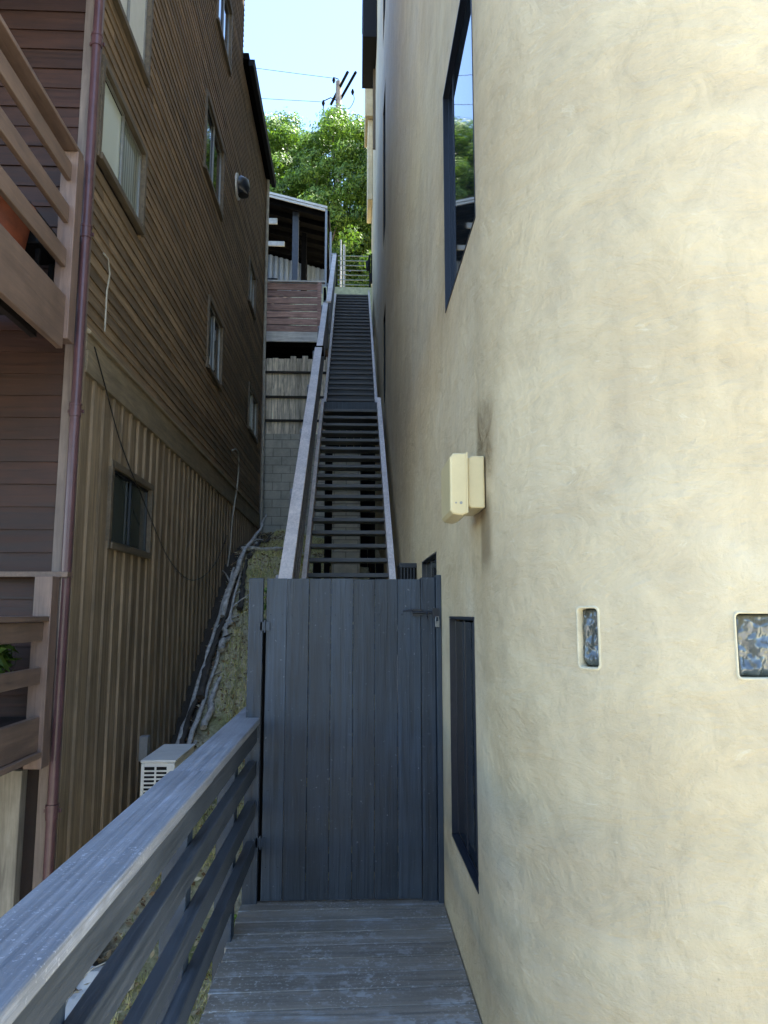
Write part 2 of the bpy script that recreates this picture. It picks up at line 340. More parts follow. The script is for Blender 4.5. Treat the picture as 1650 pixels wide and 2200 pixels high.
# ------------------------------------------------------------------ terrain
GP = [(-400, -14), (-60, -9), (-10, -5), (0, -2.7), (5.8, -1.02), (9.06, .12), (12.59, 2.55), (16.3, 3.3), (17.04, 3.42), (17.08, 5.65), (18.2, 6.9), (19.2, 8.0), (20.38, 9.9), (20.6, 10.85), (25, 11.1), (40, 18), (60, 26), (110, 30), (500, 30)]
def gz(x, y):
    z = float(np.interp(y, [a for a, _ in GP], [b for _, b in GP]))
    if -5 < y < 17: z += .10 * noise.noise(Vector((x * .9, y * .9, 0))) + .03 * noise.noise(Vector((x * 4, y * 4, 3)))
    if -5 < y < 16.9: z += max(0, (x + 1.55)) * -.10
    return z
xs = sorted(set([-400, -150, -60, -30, -12, -8, -5, -3] + [round(-2.4 + .1 * i, 2) for i in range(33)] + [1.5, 3, 6, 12, 30, 60, 150, 400]))
ys = sorted(set([-400, -150, -60, -30, -10, -5, -2] + [round(-1 + .12 * i, 2) for i in range(150)] + [17.04, 17.08, 17.4, 17.8, 18.2, 19.2, 20.38, 20.6, 23, 25, 30, 35, 40, 45, 50, 60, 80, 110, 200, 500]))
ys = [y for y in ys if not (16.95 < y < 17.04)]
g = MB(); g.add([(x, y, gz(x, y)) for y in ys for x in xs], [(j * len(xs) + i, j * len(xs) + i + 1, (j + 1) * len(xs) + i + 1, (j + 1) * len(xs) + i) for j in range(len(ys) - 1) for i in range(len(xs) - 1)], True)
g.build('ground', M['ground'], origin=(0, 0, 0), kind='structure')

M['concrete'] = plain('pale_bounce_slab', (.34, .33, .31), .8, vary=.12, scale=1.5)
q = MB(); q.add([(-14, -30, -6.75), (16, -30, -6.75), (16, -10, -4.95), (-14, -10, -4.95)], [(0, 1, 2, 3)]); q.add([(-14, -10, -4.95), (16, -10, -4.95), (16, -1.6, -3.0), (-14, -1.6, -3.0)], [(0, 1, 2, 3)])
q.build('added_bounce_slab', M['concrete'], kind='structure')  # unseen pale slab added behind the camera to bounce sunlight

# grass and weeds on the slope between the houses
def blades(n, xr, yr, hmin, hmax, wid):
    x = rng.uniform(*xr, n); y = rng.uniform(*yr, n)
    keep = np.array([noise.noise(Vector((a * 1.1, b * .8, 2))) + .35 * noise.noise(Vector((a * 5, b * 5, 8))) > -.22 for a, b in zip(x, y)]); x = x[keep]; y = y[keep]; n = len(x)
    z = np.array([gz(a, b) for a, b in zip(x, y)]) - .01
    h = rng.uniform(hmin, hmax, n); a = rng.uniform(0, 2 * np.pi, n); t = rng.uniform(.1, .9, n) * h; ta = rng.uniform(0, 2 * np.pi, n)
    dx = np.cos(a) * wid; dy = np.sin(a) * wid
    V = np.stack([np.stack([x - dx, y - dy, z], 1), np.stack([x + dx, y + dy, z], 1), np.stack([x + np.cos(ta) * t, y + np.sin(ta) * t, z + h], 1)], 1).reshape(-1, 3)
    return V, np.arange(3 * n).reshape(-1, 3)
V, F = blades(42000, (-1.72, -.1), (2.0, 16.8), .03, .12, .006)
tag(npmesh('grass', V, F, M['grass'], origin=(-1, 9, -1)), kind='stuff', label='short dry and green grass on the slope between the houses')

# ------------------------------------------------------------------ RIGHT: stucco building
bld = empty('stucco_building', (.525, 12, -1), 'tall cream stucco building with rounded corner filling the right side', 'building')
RX, YF, RC = .525, 2.95, .8
CL = 21.2 - YF          # straight length
AL = RC * math.pi / 2
def smap(s, d=0.):
    """s runs from the far end towards the camera, round the corner, then to the right; d = depth into the wall"""
    if s <= CL: return (RX + d, 21.2 - s)
    if s <= CL + AL:
        th = (s - CL) / RC; cx, cy = RX + RC, YF
        return (cx - (RC - d) * math.cos(th), cy - (RC - d) * math.sin(th))
    return (RX + RC + (s - CL - AL), YF - RC + d)
SE = CL + AL + 8.0; ZB, ZT = -5., 23.
def ys_(y0, y1): return (21.2 - y1, 21.2 - y0)
th1, th2 = R(42.), R(51.)
holes = [ys_(3.19, 4.0) + (.46, 1.585), ys_(2.98, 4.02) + (3.30, 4.65), ys_(4.6, 5.55) + (1.2, 1.985),
         ys_(11.7, 12.7) + (8.1, 10.85), ys_(11.7, 12.7) + (12.2, 14.8), ys_(11.7, 12.6) + (5.1, 6.75),
         (CL + RC * R(42.4), CL + RC * R(47.8), 1.424, 1.62), (CL + RC * R(76.2), CL + RC * R(76.2) + .195, 1.408, 1.603)]
HS = ((21.2 - 14, 23.), (21.2 - 8, 18.), (SE, 13.5))  # unseen roof heights stepped to admit sky light yet block the sun
def HT(s): return next(h for e, h in HS if s <= e)
sl = {0, SE, 21.2 - 14, 21.2 - 8}; zl = {ZB, ZT}
for a, b, c, d in holes: sl |= {a, b}; zl |= {c, d}
sl |= {CL + RC * R(k * 3) for k in range(31)} | {CL * k / 40 for k in range(41)} | {CL + AL + k * .5 for k in range(17)}
zl |= {ZB + .5 * k for k in range(57)}
def thin(vals, keep):
    out = []
    for v in sorted(vals):
        if out and v - out[-1] < .012:
            if v in keep: out[-1] = v
            continue
        out.append(v)
    return out
sk = {a for h in holes for a in h[:2]} | {0, SE, 21.2 - 14, 21.2 - 8}; zk = {a for h in holes for a in h[2:]} | {ZB, ZT}
sl = thin(sl, sk); zl = thin(zl, zk)
wb = MB(); ns, nz = len(sl), len(zl)
vs = [smap(s) + (z,) for s in sl for z in zl]; fs = []
for i in range(ns - 1):
    for j in range(nz - 1):
        cs, cz = (sl[i] + sl[i + 1]) / 2, (zl[j] + zl[j + 1]) / 2
        if cz > HT(cs) or any(a < cs < b and c < cz < d for a, b, c, d in holes): continue
        fs.append((i * nz + j, i * nz + j + 1, (i + 1) * nz + j + 1, (i + 1) * nz + j))
wb.add(vs, [f[::-1] for f in fs], True)
def reveal(mb, a, b, c, d, dep, lip=.0):
    P = lambda s, z, q: smap(s, q) + (z,)
    n = 4
    for k in range(n):
        s0, s1 = a + (b - a) * k / n, a + (b - a) * (k + 1) / n
        mb.add([P(s0, c, 0), P(s1, c, 0), P(s1, c, dep), P(s0, c, dep)], [(0, 1, 2, 3)])
        mb.add([P(s0, d, 0), P(s1, d, 0), P(s1, d, dep), P(s0, d, dep)], [(3, 2, 1, 0)])
    for s in (a, b): mb.add([P(s, c, 0), P(s, d, 0), P(s, d, dep), P(s, c, dep)], [(0, 1, 2, 3)])
for h in holes: reveal(wb, *h, .05)
# other sides and roof of the block
E_ = smap(SE)
wb.add([smap(0) + (ZB,), smap(0) + (ZT,), (E_[0], 21.2, ZT), (E_[0], 21.2, ZB)], [(0, 1, 2, 3)])
for ya, yb, h_ in ((E_[1], 8, 13.5), (8, 14, 18.), (14, 21.2, 23.)): wb.add([(E_[0], ya, ZB), (E_[0], ya, h_), (E_[0], yb, h_), (E_[0], yb, ZB)], [(0, 3, 2, 1)])
arc = [smap(CL + RC * R(k * 10)) for k in range(10)]
wb.add([(x, y, 13.5) for x, y in [(RX, 8)] + arc + [E_, (E_[0], 8)]], [tuple(range(13))[::-1]])
wb.add([(RX, 8, 18), (E_[0], 8, 18), (E_[0], 14, 18), (RX, 14, 18)], [(0, 1, 2, 3)]); wb.add([(RX, 14, 23), (E_[0], 14, 23), (E_[0], 21.2, 23), (RX, 21.2, 23)], [(0, 1, 2, 3)])
wb.add([(RX, 8, 13.5), (E_[0], 8, 13.5), (E_[0], 8, 18), (RX, 8, 18)], [(0, 1, 2, 3)]); wb.add([(RX, 14, 18), (E_[0], 14, 18), (E_[0], 14, 23), (RX, 14, 23)], [(0, 1, 2, 3)])
wb.build('wall', M['stucco'], bld)
# protruding upper bay near the far end
wb = MB(); wb.box(.30, .523, 19.7, 21.2, 15.9, 23.0); wb.box(.38, .523, 19.85, 21.2, 13.4, 15.898); wb.build('upper_bay', M['stucco'], bld, bevel=.02)
def frame_rect(s0, s1, z0, z1, dep, w, t, mb, mull=()):
    """window frame bars laid on the depth dep; straight wall part only"""
    y1, y0 = 21.2 - s0, 21.2 - s1
    x0 = RX + dep - t; x1 = RX + dep
    mb.box(x0, x1, y0, y0 + w, z0, z1); mb.box(x0, x1, y1 - w, y1, z0, z1)
    mb.box(x0, x1, y0 + w, y1 - w, z0, z0 + w); mb.box(x0, x1, y0 + w, y1 - w, z1 - w, z1)
    for u in mull: mb.box(x0 - .001, x1, u - w * .45, u + w * .45, z0 + w, z1 - w)
for i, h in enumerate(holes[:6]):
    s0, s1, z0, z1 = h; y1, y0 = 21.2 - s0, 21.2 - s1
    mb = MB(); frame_rect(s0, s1, z0, z1, .034, .018, .006, mb, [y0 + (y1 - y0) * (.80 if i == 1 else .6)]) if i < 3 else frame_rect(s0, s1, z0, z1, .034, .05, .008, mb)
    for a_ in (y0 + .0005, y1 - .0125): mb.box(RX - .003 + .008 * (i > 2), RX + .030, a_, a_ + .012, z0 + .0125, z1 - .0125)
    for a_ in (z0 + .0005, z1 - .0125): mb.box(RX - .003 + .008 * (i > 2), RX + .030, y0 + .0005, y1 - .0005, a_, a_ + .012)
    wf = mb.build('window', M['winframe'] if i < 3 else M['black'], bld, bevel=.002)
    tag(wf, ['tall dark framed window beside the gate', 'large dark framed window reflecting the sky and trees', 'small dark window just behind the gate', 'slit window high on the wall', 'topmost slit window', 'slit window above the stairs'][i])
    MB().box(RX + .031, RX + .033, y0 + .027, y1 - .027, z0 + .027, z1 - .027).build('pane', M['glass'], wf)
# glass blocks in the rounded corner
def glassblock(a, b, c, d):
    mb = MB(); n = 34
    P = []
    for j in range(n + 1):
        for i in range(n + 1):
            u, v = i / n, j / n; e = min(u, 1 - u, v, 1 - v)
            dep = .055 if e < .04 else .030 + .020 * noise.noise(Vector((u * 3.4 * (b - a) / .1 + a, v * 6.3, c))) + .007 * noise.noise(Vector((u * 9 * (b - a) / .1, v * 15, c + 4))) - .010 * min(1, (e - .04) * 9)
            P.append(smap(a + (b - a) * u, dep) + (c + (d - c) * v,))
    mb.add(P, [(j * (n + 1) + i, j * (n + 1) + i + 1, (j + 1) * (n + 1) + i + 1, (j + 1) * (n + 1) + i) for j in range(n) for i in range(n)], True)
    return mb
M['gblock'] = glass('wavy_glass_block', (.07, .085, .085), .16, .5)
def grout(a, b, c, d, r=.022):
    def ring(off, rad):
        out = []
        for (sx, sz, a0) in ((b + off - rad, d + off - rad, 0), (a - off + rad, d + off - rad, 90), (a - off + rad, c - off + rad, 180), (b + off - rad, c - off + rad, 270)):
            for k in range(5): t_ = R(a0 + 22.5 * k); out.append((sx + rad * math.cos(t_), sz + rad * math.sin(t_)))
        return out
    o_, m_, i_ = ring(.004, .016), ring(.001, .014), ring(-.004, .012); n = len(o_)
    L3 = [smap(u, .0005) + (z,) for u, z in o_] + [smap(u, -.004) + (z,) for u, z in m_] + [smap(u, -.002) + (z,) for u, z in i_] + [smap(u, .05) + (z,) for u, z in i_]
    return MB().add(L3, [(k * n + i, k * n + (i + 1) % n, (k + 1) * n + (i + 1) % n, (k + 1) * n + i) for k in range(3) for i in range(n)], True)
M['grout'] = plain('pale_grout', (.60, .53, .36), .8, vary=.12, scale=30)
for h_ in holes[6:]: grout(*h_).build('grout_rim', M['grout'], bld)
gb = glassblock(*holes[6]).build('glass_block', M['gblock'], bld); gb['label'] = 'narrow glass block'
gb = glassblock(*holes[7]).build('glass_block', M['gblock'], bld); gb['label'] = 'square glass block'
# black balcony high up, with its rail
bb = MB().box(.18, .523, 16.2, 18.0, 15.45, 17.1).build('balcony', M['black'], bld, bevel=.01); bb['label'] = 'black boxed balcony high on the wall'
rb = MB(); rb.box(.17, .523, 16.15, 18.05, 17.1, 17.22); rb.build('coping', M['grey_metal'], bb)
rb = MB()
for k in range(6): rb.tube([(.2, 17.98, 17.35 + k * .2), (.50, 17.98, 17.35 + k * .2)], .012, 6)
rb.box(.19, .23, 17.96, 18.0, 17.2, 18.5); rb.box(.48, .52, 17.96, 18.0, 17.2, 18.5); rb.build('railing', M['black'], bb)
MB().box(.26, .522, 18.4, 18.45, 17.3, 20.5).build('screen', M['white'], bb)
dp = MB(); dp.box(.46, .522, 17.2, 17.26, 13.2, 15.4); dp.build('downpipe', plain('brown_downpipe', (.12, .08, .04), .5), bld)

# utility box on the wall
t = empty('utility_box', (.45, 2.95, 1.98), 'pale yellow metal utility box mounted on the cream wall', 'utility box')
ch = .018
MB().prism([(.455, 2.02), (.455, 2.212), (.47, 2.222), (.523, 2.222), (.523, 2.012), (.467, 2.012)], 'Y', 2.87, 3.13).build('box_body', M['box_cream'], t, bevel=.006)
MB().prism([(.382, 2.0), (.382, 2.212), (.396, 2.23), (.4535, 2.23), (.4535, 1.99), (.43, 1.98), (.392, 1.985)], 'Y', 2.855, 3.145).build('cover', M['box_cream'], t, bevel=.008)
sc_ = MB(); sc_.tube([(.425, 2.853, 2.03), (.425, 2.857, 2.03)], .006, 8); sc_.tube([(.405, 2.853, 2.03), (.405, 2.857, 2.03)], .004, 8); sc_.build('screw', M['alu'], t)
MB().box(.447, .4525, 2.851, 3.149, 1.99, 2.232).build('lid_flange', M['box_cream'], t)
# slatted vent box beside the stringer
t = empty('vent_box', (.45, 6.1, 1.5), 'black slatted vent box on the cream wall beside the stairs', 'vent box')
MB().box(.385, .523, 6.03, 6.35, 1.5, 2.0).build('housing', M['black'], t, bevel=.004)
lv = MB()
for k in range(5): lv.box(.392 + k * .026, .402 + k * .026, 6.005, 6.03, 1.52, 1.97)
lv.box(.38, .523, 6.0, 6.03, 1.97, 2.005); lv.build('louvre', M['winframe'], t)
# wall lantern near the top of the stairs
t = empty('wall_lantern', (.5, 20.2, 11.2), 'small black wall lantern near the top of the stairs', 'lantern')
MB().box(.49, .523, 20.15, 20.25, 11.3, 11.9).build('backplate', M['black'], t)
q = MB(); q.tube([(.51, 20.2, 11.8), (.44, 20.2, 11.85), (.40, 20.2, 11.7)], .015, 6); q.build('arm', M['black'], t)
q = MB(); q.tube([(.40, 20.2, 11.72), (.40, 20.2, 11.66), (.40, 20.2, 11.42), (.40, 20.2, 11.38)], [.02, .07, .05, .02], 8); q.build('lamp_shade', M['black'], t)
MB().box(.45, .523, 20.05, 20.2, 11.0, 11.25).build('switch_box', M['black'], t)

# ------------------------------------------------------------------ LEFT: brown timber house
LX = -2.1; YC = 5.62
hs = empty('timber_house', (-5, 11, -2), 'tall brown timber house with lap siding and board and batten base on the left', 'house')
wins = [(5.72, 6.86, 6.92, 9.3, 'white'), (5.70, 6.91, 5.34, 6.12, 'blind'), (9.66, 11.0, 7.79, 8.86, 'mirror'), (10.2, 11.31, 10.55, 11.6, 'mirror'),
        (10.3, 11.36, 5.13, 6.1, 'mirror'), (14.1, 15.0, 7.8, 8.62, 'blind'), (14.5, 15.8, 5.3, 6.15, 'blind'), (6.43, 7.66, 2.21, 2.86, 'dark')]
ZBELT0, ZBELT1 = 3.48, 3.83
# backing walls (sheathing) with the roof line stepping down at the far end
bk = MB()
def wallgrid(mb, X, yr, zr, hl):
    yl = sorted({*yr} | {v for w in hl for v in w[:2]}); zz = sorted({*zr} | {v for w in hl for v in w[2:4]})
    for i in range(len(yl) - 1):
        for j in range(len(zz) - 1):
            cy, cz = (yl[i] + yl[i + 1]) / 2, (zz[j] + zz[j + 1]) / 2
            if cy < yr[0] or cy > yr[1] or cz < zr[0] or cz > zr[1] or any(w[0] < cy < w[1] and w[2] < cz < w[3] for w in hl): continue
            mb.add([(X, yl[i], zz[j]), (X, yl[i + 1], zz[j]), (X, yl[i + 1], zz[j + 1]), (X, yl[i], zz[j + 1])], [(0, 1, 2, 3)])
HB = [w for w in wins]
wallgrid(bk, LX - .03, (YC, 9.8), (-4, 11.7), HB); wallgrid(bk, LX - .03, (9.8, 12.7), (-4, 14.3), HB); wallgrid(bk, LX - .03, (12.7, 16.55), (-4, 11.9), HB)  # near roof step is out of view, lowered to let in sky light
bk.box(-12, LX - .12, 16.5, 16.55, -4, 11.9); bk.box(-12, LX - .031, 12.65, 12.7, 11.9, 14.3); bk.box(-12, LX - .031, 9.8, 9.83, 11.7, 14.3)
bk.box(-12, LX - .031, YC, YC + .03, -4, 11.7); bk.box(-12, -11.9, YC, 16.5, -4, 11.7)
bk.build('sheathing', M['soffit'], hs)
# lap siding, upper storeys (real overlapping boards)
lap = MB(); pitch = .108; z = ZBELT1
def lapboard(mb, y0, y1, z0, h):
    j = random.uniform(-.002, .002)
    mb.prism([(LX - .028, z0), (LX + .004 + j, z0), (LX - .009 + j, z0 + h + .004), (LX - .028, z0 + h + .012)], 'Y', y0, y1)
while z < 14.15:
    ybeg = YC + .02 if z < 11.6 else 9.82
    yend = 12.7 if z > 11.75 else 16.55
    cuts = [(w[0] - .02, w[1] + .02) for w in wins if z + pitch > w[2] and z < w[3]]
    for a, b in sub_iv(ybeg, yend, cuts):
        cut = sorted([a, b] + [random.uniform(a, b) for _ in range(int((b - a) / 3.2))])
        for c0, c1 in zip(cut[:-1], cut[1:]):
            if c1 - c0 > .05: lapboard(lap, c0 + .0015, c1 - .0015, z, pitch)
    z += pitch
lap.build('lap_siding', M['siding'], hs)
# board and batten, lower part
bt = MB(); y = YC + .02; k = 0
while y < 16.5:
    w = .205; y1 = min(y + .25, 16.5)
    for a, b in sub_iv(-3.2, ZBELT0, [(2.21, 2.86)] if (y1 > 6.43 and y < 7.66) else []):
        bt.box(LX - .028, LX - .008 + random.uniform(-.002, .002), y + .004, y1 - .001, a, b)
        bt.box(LX - .0078, LX + .016, y - .022, y + .022, a, b)
    y += .25
bt.build('batten_siding', M['batten'], hs, bevel=.002)
bl = MB(); bl.box(LX - .02, LX + .030, YC + .02, 16.55, ZBELT0 - .02, ZBELT0 + .16); bl.box(LX - .02, LX + .018, YC + .02, 16.55, ZBELT0 + .163, ZBELT1 - .062)
bl.prism([(LX - .02, ZBELT1 - .06), (LX + .045, ZBELT1 - .06), (LX + .045, ZBELT1 - .035), (LX - .01, ZBELT1 + .012), (LX - .02, ZBELT1 + .012)], 'Y', YC + .02, 16.55)
bl.build('belt_trim', M['belt'], hs, bevel=.004)
# front facade: wide horizontal boards facing the camera side
ff = MB(); z = -.1 + .6
while z < 11.5:
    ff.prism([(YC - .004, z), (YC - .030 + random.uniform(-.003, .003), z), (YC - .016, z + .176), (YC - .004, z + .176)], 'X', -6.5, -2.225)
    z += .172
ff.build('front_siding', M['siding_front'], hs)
fp = MB(); x = -6.5
while x < -2.5:
    fp.box(x + .003, x + .247, YC - .022, YC - .004, -3.5, .498); fp.box(x - .02, x + .02, YC - .04, YC - .0222, -3.5, .498); x += .25
fp.build('front_batten_siding', M['batten'], hs)
MB().box(-2.47, -2.32, YC - .10, YC + .0, -3.5, .50).build('base_post', wood('bleached_post', (.20, .175, .14), (.40, .36, .30), 'Z', .8, .1), hs, bevel=.006)
cb = MB(); cb.box(-2.223, LX + .012, YC - .045, YC + .018, -3.4, 11.7); cb.build('corner_board', M['corner'], hs, bevel=.004)
lg = MB(); lg.box(-6.5, -2.06, YC - .16, YC - .046, 1.86, 1.90); lg.build('ledge', M['balc'], hs, bevel=.004)
# eaves and roofs
rf = MB(); rf.box(-12, LX + .10, 12.72, 16.8, 11.92, 12.06); rf.box(-12, LX + .05, YC - .3, 9.8, 11.7, 11.9); rf.box(-12, LX + .05, 9.6, 12.8, 14.3, 14.5); rf.build('roof', M['blackwood'], hs, bevel=.01)
gt = MB(); gt.prism([(LX + .10, 11.80), (LX + .19, 11.80), (LX + .21, 11.93), (LX + .10, 11.93)], 'Y', 12.73, 16.75); gt.build('gutter', M['black'], hs)
# windows of the side wall
def lwin(y0, y1, z0, z1, style):
    mb = MB(); w = .06; X0, X1 = LX - .02, LX + .028
    mb.box(X0, X1, y0 - w, y0, z0 - w, z1 + w); mb.box(X0, X1, y1, y1 + w, z0 - w, z1 + w)
    mb.box(X0, X1 + .002, y0, y1, z1, z1 + w); mb.box(X0, X1 + .014, y0 - w * .3, y1 + w * .3, z0 - w, z0)
    wf = mb.build('window', M['trimwin'], hs, bevel=.004)
    fr = MB(); t_ = .022
    for a, b in ((y0 + .001, (y0 + y1) / 2 + .012), ((y0 + y1) / 2 + .013, y1 - .001)):
        xo = LX - .022 if a < y0 + .1 else LX - .035
        fr.box(xo, xo + .018, a, a + t_, z0 + .001, z1 - .001); fr.box(xo, xo + .018, b - t_, b, z0 + .001, z1 - .001)
        fr.box(xo, xo + .018, a + t_, b - t_, z0 + .001, z0 + t_); fr.box(xo, xo + .018, a + t_, b - t_, z1 - t_, z1 - .001)
    fr.build('sash', M['alu'] if style != 'dark' else M['winframe'], wf)
    ym = (y0 + y1) / 2
    if style in ('blind', 'white'):
        MB().box(LX - .034, LX - .031, y0 + .02, y1 - .02, z0 + .02, z1 - .02).build('pane', M['blind'] if style == 'white' else M['glass_blind'], wf)
        if style == 'blind':
            pass
    else:
        MB().box(LX - .034, LX - .031, y0 + .02, y1 - .02, z0 + .02, z1 - .02).build('pane', M['glass'] if style == 'mirror' else M['glass_dull'], wf)
    rv = MB(); rv.box(LX - .3, LX - .29, y0 - .05, y1 + .05, z0 - .05, z1 + .05)
    return wf
def blindglass():
    m, nt, b = mat('glass_over_blinds')
    b.inputs['Roughness'].default_value = .08; b.inputs['Specular IOR Level'].default_value = .7
    t_ = N(nt, 'ShaderNodeTexCoord'); s_ = N(nt, 'ShaderNodeSeparateXYZ'); nt.links.new(t_.outputs['Generated'], s_.inputs[0])
    wv = N(nt, 'ShaderNodeTexWave', Scale=5., Distortion=.8); wv.bands_direction = 'Y'; nt.links.new(coords(nt), wv.inputs[0])
    cur = ramp(nt, wv.outputs[0], (.2, (.17, .19, .15)), (.8, (.30, .32, .26)))
    c = mix(nt, (.62, .66, .56), cur, ramp(nt, s_.outputs['Y'], (.50, g3(0)), (.505, g3(1))))
    nt.links.new(c, b.inputs['Base Color']); return m
M['glass_blind'] = blindglass()
lab = ['tall window with white blind at the top edge', 'sliding window with pale blind and curtain', 'narrow sliding window reflecting trees', 'high window reflecting sky', 'window half way up the far part of the wall', 'small far window', 'lowest far window', 'small dark window in the batten siding']
for w, l in zip(wins, lab): lwin(*w).__setitem__('label', l)
# round exhaust hood
eh = MB(); eh.tube([(LX, 12.4, 9.15), (LX + .03, 12.4, 9.15)], .23, 16); eh.build('vent_plate', M['white'], hs)
eh = MB(); eh.tube([(LX + .041, 12.4, 9.18), (LX + .08, 12.4, 9.17), (LX + .11, 12.4, 9.10), (LX + .115, 12.4, 8.98)], [.17, .17, .13, .10], 12); eh.build('exhaust_hood', M['winframe'], hs)
# downspouts
pp = MB(); px_, py_ = LX + .005, YC - .10
pp.tube([(px_, py_, 11.7), (px_, py_, -2.6)], .036, 14); pp.build('downpipe', M['pipe'], hs)
for zc in (6.2, 4.55, 3.12, .22):
    cp = MB(); cp.tube([(px_, py_, zc - .05), (px_, py_, zc + .05)], .043, 14); cp.tube([(px_, py_, zc + .035), (px_, py_, zc + .05)], .047, 14); cp.box(px_ - .07, px_ + .05, py_ + .03, py_ + .045, zc - .012, zc + .012)
    cp.build('pipe_coupling', M['pipe'], hs)
fd = MB(); fd.tube([(LX + .05, 16.45, 11.8), (LX + .05, 16.45, 7.0), (LX + .07, 16.4, 6.9), (LX + .07, 16.4, 3.5)], .035, 8); fd.build('downpipe', M['pale_pipe'], hs)['label'] = 'pale downpipe on the far corner'
cbf = MB(); cbf.box(LX - .02, LX + .02, 16.555, 16.66, -1, 11.9); cbf.build('corner_board', M['corner'], hs)
# cables and conduits on the wall
ca = MB(); X = LX + .05
ca.tube([(X, 5.80, 4.52), (X + .02, 5.86, 4.5), (X + .02, 5.92, 4.4), (X, 5.93, 4.25), (X, 5.93, 3.9)], .008, 6); ca.build('conduit', M['pale_pipe'], hs)
def onwall(x, y, X=LX + .04):
    f_ = 1589.; p_ = R(7.8); yw = R(2.45); u = (x - 825) / f_; v = (1100 - y) / f_; Fw = math.cos(p_) - v * math.sin(p_); U = math.sin(p_) + v * math.cos(p_)
    a = u * math.cos(yw) + Fw * math.sin(yw); b = -u * math.sin(yw) + Fw * math.cos(yw); t_ = X / a; return (X, b * t_, 1.6 + U * t_)
def smooth(pts, n=6):
    out = []; P = [Vector(p) for p in pts]
    for i in range(len(P) - 1):
        a = P[max(i - 1, 0)]; b, c = P[i], P[i + 1]; d = P[min(i + 2, len(P) - 1)]
        for k in range(n):
            t_ = k / n; out.append(.5 * ((2 * b) + (-a + c) * t_ + (2 * a - 5 * b + 4 * c - d) * t_ ** 2 + (-a + 3 * b - 3 * c + d) * t_ ** 3))
    out.append(P[-1]); return out
ca = MB(); ca.tube(smooth([onwall(*q) for q in [(203, 745), (226, 830), (262, 960), (318, 1100), (362, 1200), (405, 1245), (440, 1236), (468, 1200), (488, 1150)]]), .006, 6); ca.build('cable', M['cable'], hs)
ca = MB(); ca.tube(smooth([onwall(*q) for q in [(498, 968), (508, 966), (513, 985), (510, 1040), (500, 1110), (494, 1180), (482, 1260)]]), .014, 6); ca.build('conduit', M['pale_pipe'], hs)

# ---- balconies on the front of the timber house
def balcony(zf, zbeam0, zbeam1, boards, cap, ptop, pbot, label):
    fl = MB(); fl.box(-6.4, LX - .04, 2.6, YC - .17, zf - .10, zf)
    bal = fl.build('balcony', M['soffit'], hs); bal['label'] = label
    for yp in (5.30, 2.75):
        MB().box(LX - .125, LX, yp, yp + .13, pbot, ptop).build('post', M['balcpost'], bal, bevel=.006)
    b = MB(); b.box(LX - .075, LX - .03, 2.6, 5.30, zbeam0, zbeam1); b.box(-6.4, LX - .076, 2.6, 2.64, zbeam0, zbeam1); b.build('beam', M['balc'], bal, bevel=.005)
    for z0, z1 in boards:
        b = MB(); b.box(LX - .08, LX - .042, 2.88, 5.298, z0, z1); b.box(-6.3, LX - .126, 2.78, 2.82, z0, z1); b.build('rail', M['balc'], bal, bevel=.005)
    b = MB(); b.box(LX - .14, LX - .005, 2.7, 5.42 if ptop <= cap else 5.298, cap, cap + .035); b.build('cap_rail', M['balc'], bal, bevel=.005)
    jo = MB(); x = -6.2
    while x < LX - .2: jo.box(x, x + .045, 2.66, YC - .2, zf - .28, zf - .102); x += .42
    jo.build('joist', M['soffit'], bal); return bal
balcony(3.93, 3.52, 3.93, [(4.15, 4.29), (4.50, 4.64), (4.84, 4.98)], 5.09, 5.085, 3.60, 'upper balcony')
balcony(.88, .67, .90, [(1.12, 1.23), (1.41, 1.54)], 1.545, 1.86, .55, 'lower balcony')
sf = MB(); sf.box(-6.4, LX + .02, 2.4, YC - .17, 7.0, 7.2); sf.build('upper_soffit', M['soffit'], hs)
# drip trim below the lower balcony
MB().box(LX - .09, LX + .0, 2.6, 5.29, .63, .667).build('drip_trim', M['balc'], hs)

# things on the balconies
def pot(x, y, z, r, h, label, plant=None):
    t = empty('planter', (x, y, z), label, 'planter')
    q = MB(); q.tube([(x, y, z), (x, y, z + h * .5), (x, y, z + h * .86), (x, y, z + h * .861), (x, y, z + h)], [r * .62, r * .86, r * .95, r * 1.06, r * 1.08], 20); q.build('pot', M['terracotta'], t)
    return t
t = pot(-2.62, 5.0, 3.93, .33, .52, 'large terracotta pot on the upper balcony of the brown house')
t = empty('barbecue', (-2.45, 5.38, 3.93), 'dark covered barbecue beside the terracotta pot on the upper balcony', 'barbecue')
q = MB(); q.prism([(-2.62, 4.25), (-2.60, 4.5), (-2.52, 4.6), (-2.38, 4.6), (-2.30, 4.5), (-2.28, 4.25)], 'Y', 5.14, 5.5); q.build('hood', M['black'], t, bevel=.02)
for (a, b) in ((-2.6, 5.2), (-2.33, 5.2), (-2.6, 5.44), (-2.33, 5.44)): MB().box(a, a + .03, b, b + .03, 3.93, 4.249).build('leg', M['black'], t)
def leafball(cx, cy, cz, r, n, size, name, m, parent, flat=.8):
    d = rng.normal(size=(n, 3)); d /= np.linalg.norm(d, axis=1)[:, None]; rr = r * rng.uniform(.35, 1, n) ** .5
    c = np.array([cx, cy, cz]) + d * rr[:, None] * np.array([1, 1, flat])
    a = rng.normal(size=(n, 3)); a /= np.linalg.norm(a, axis=1)[:, None]; b = np.cross(d, a); b /= np.linalg.norm(b, axis=1)[:, None] + 1e-6
    s = size * rng.uniform(.6, 1.3, n)[:, None]
    V = np.stack([c - a * s, c + b * s * .4, c + a * s, c - b * s * .4], 1).reshape(-1, 3)
    return npmesh(name, V, np.arange(4 * n).reshape(-1, 4), m, parent)
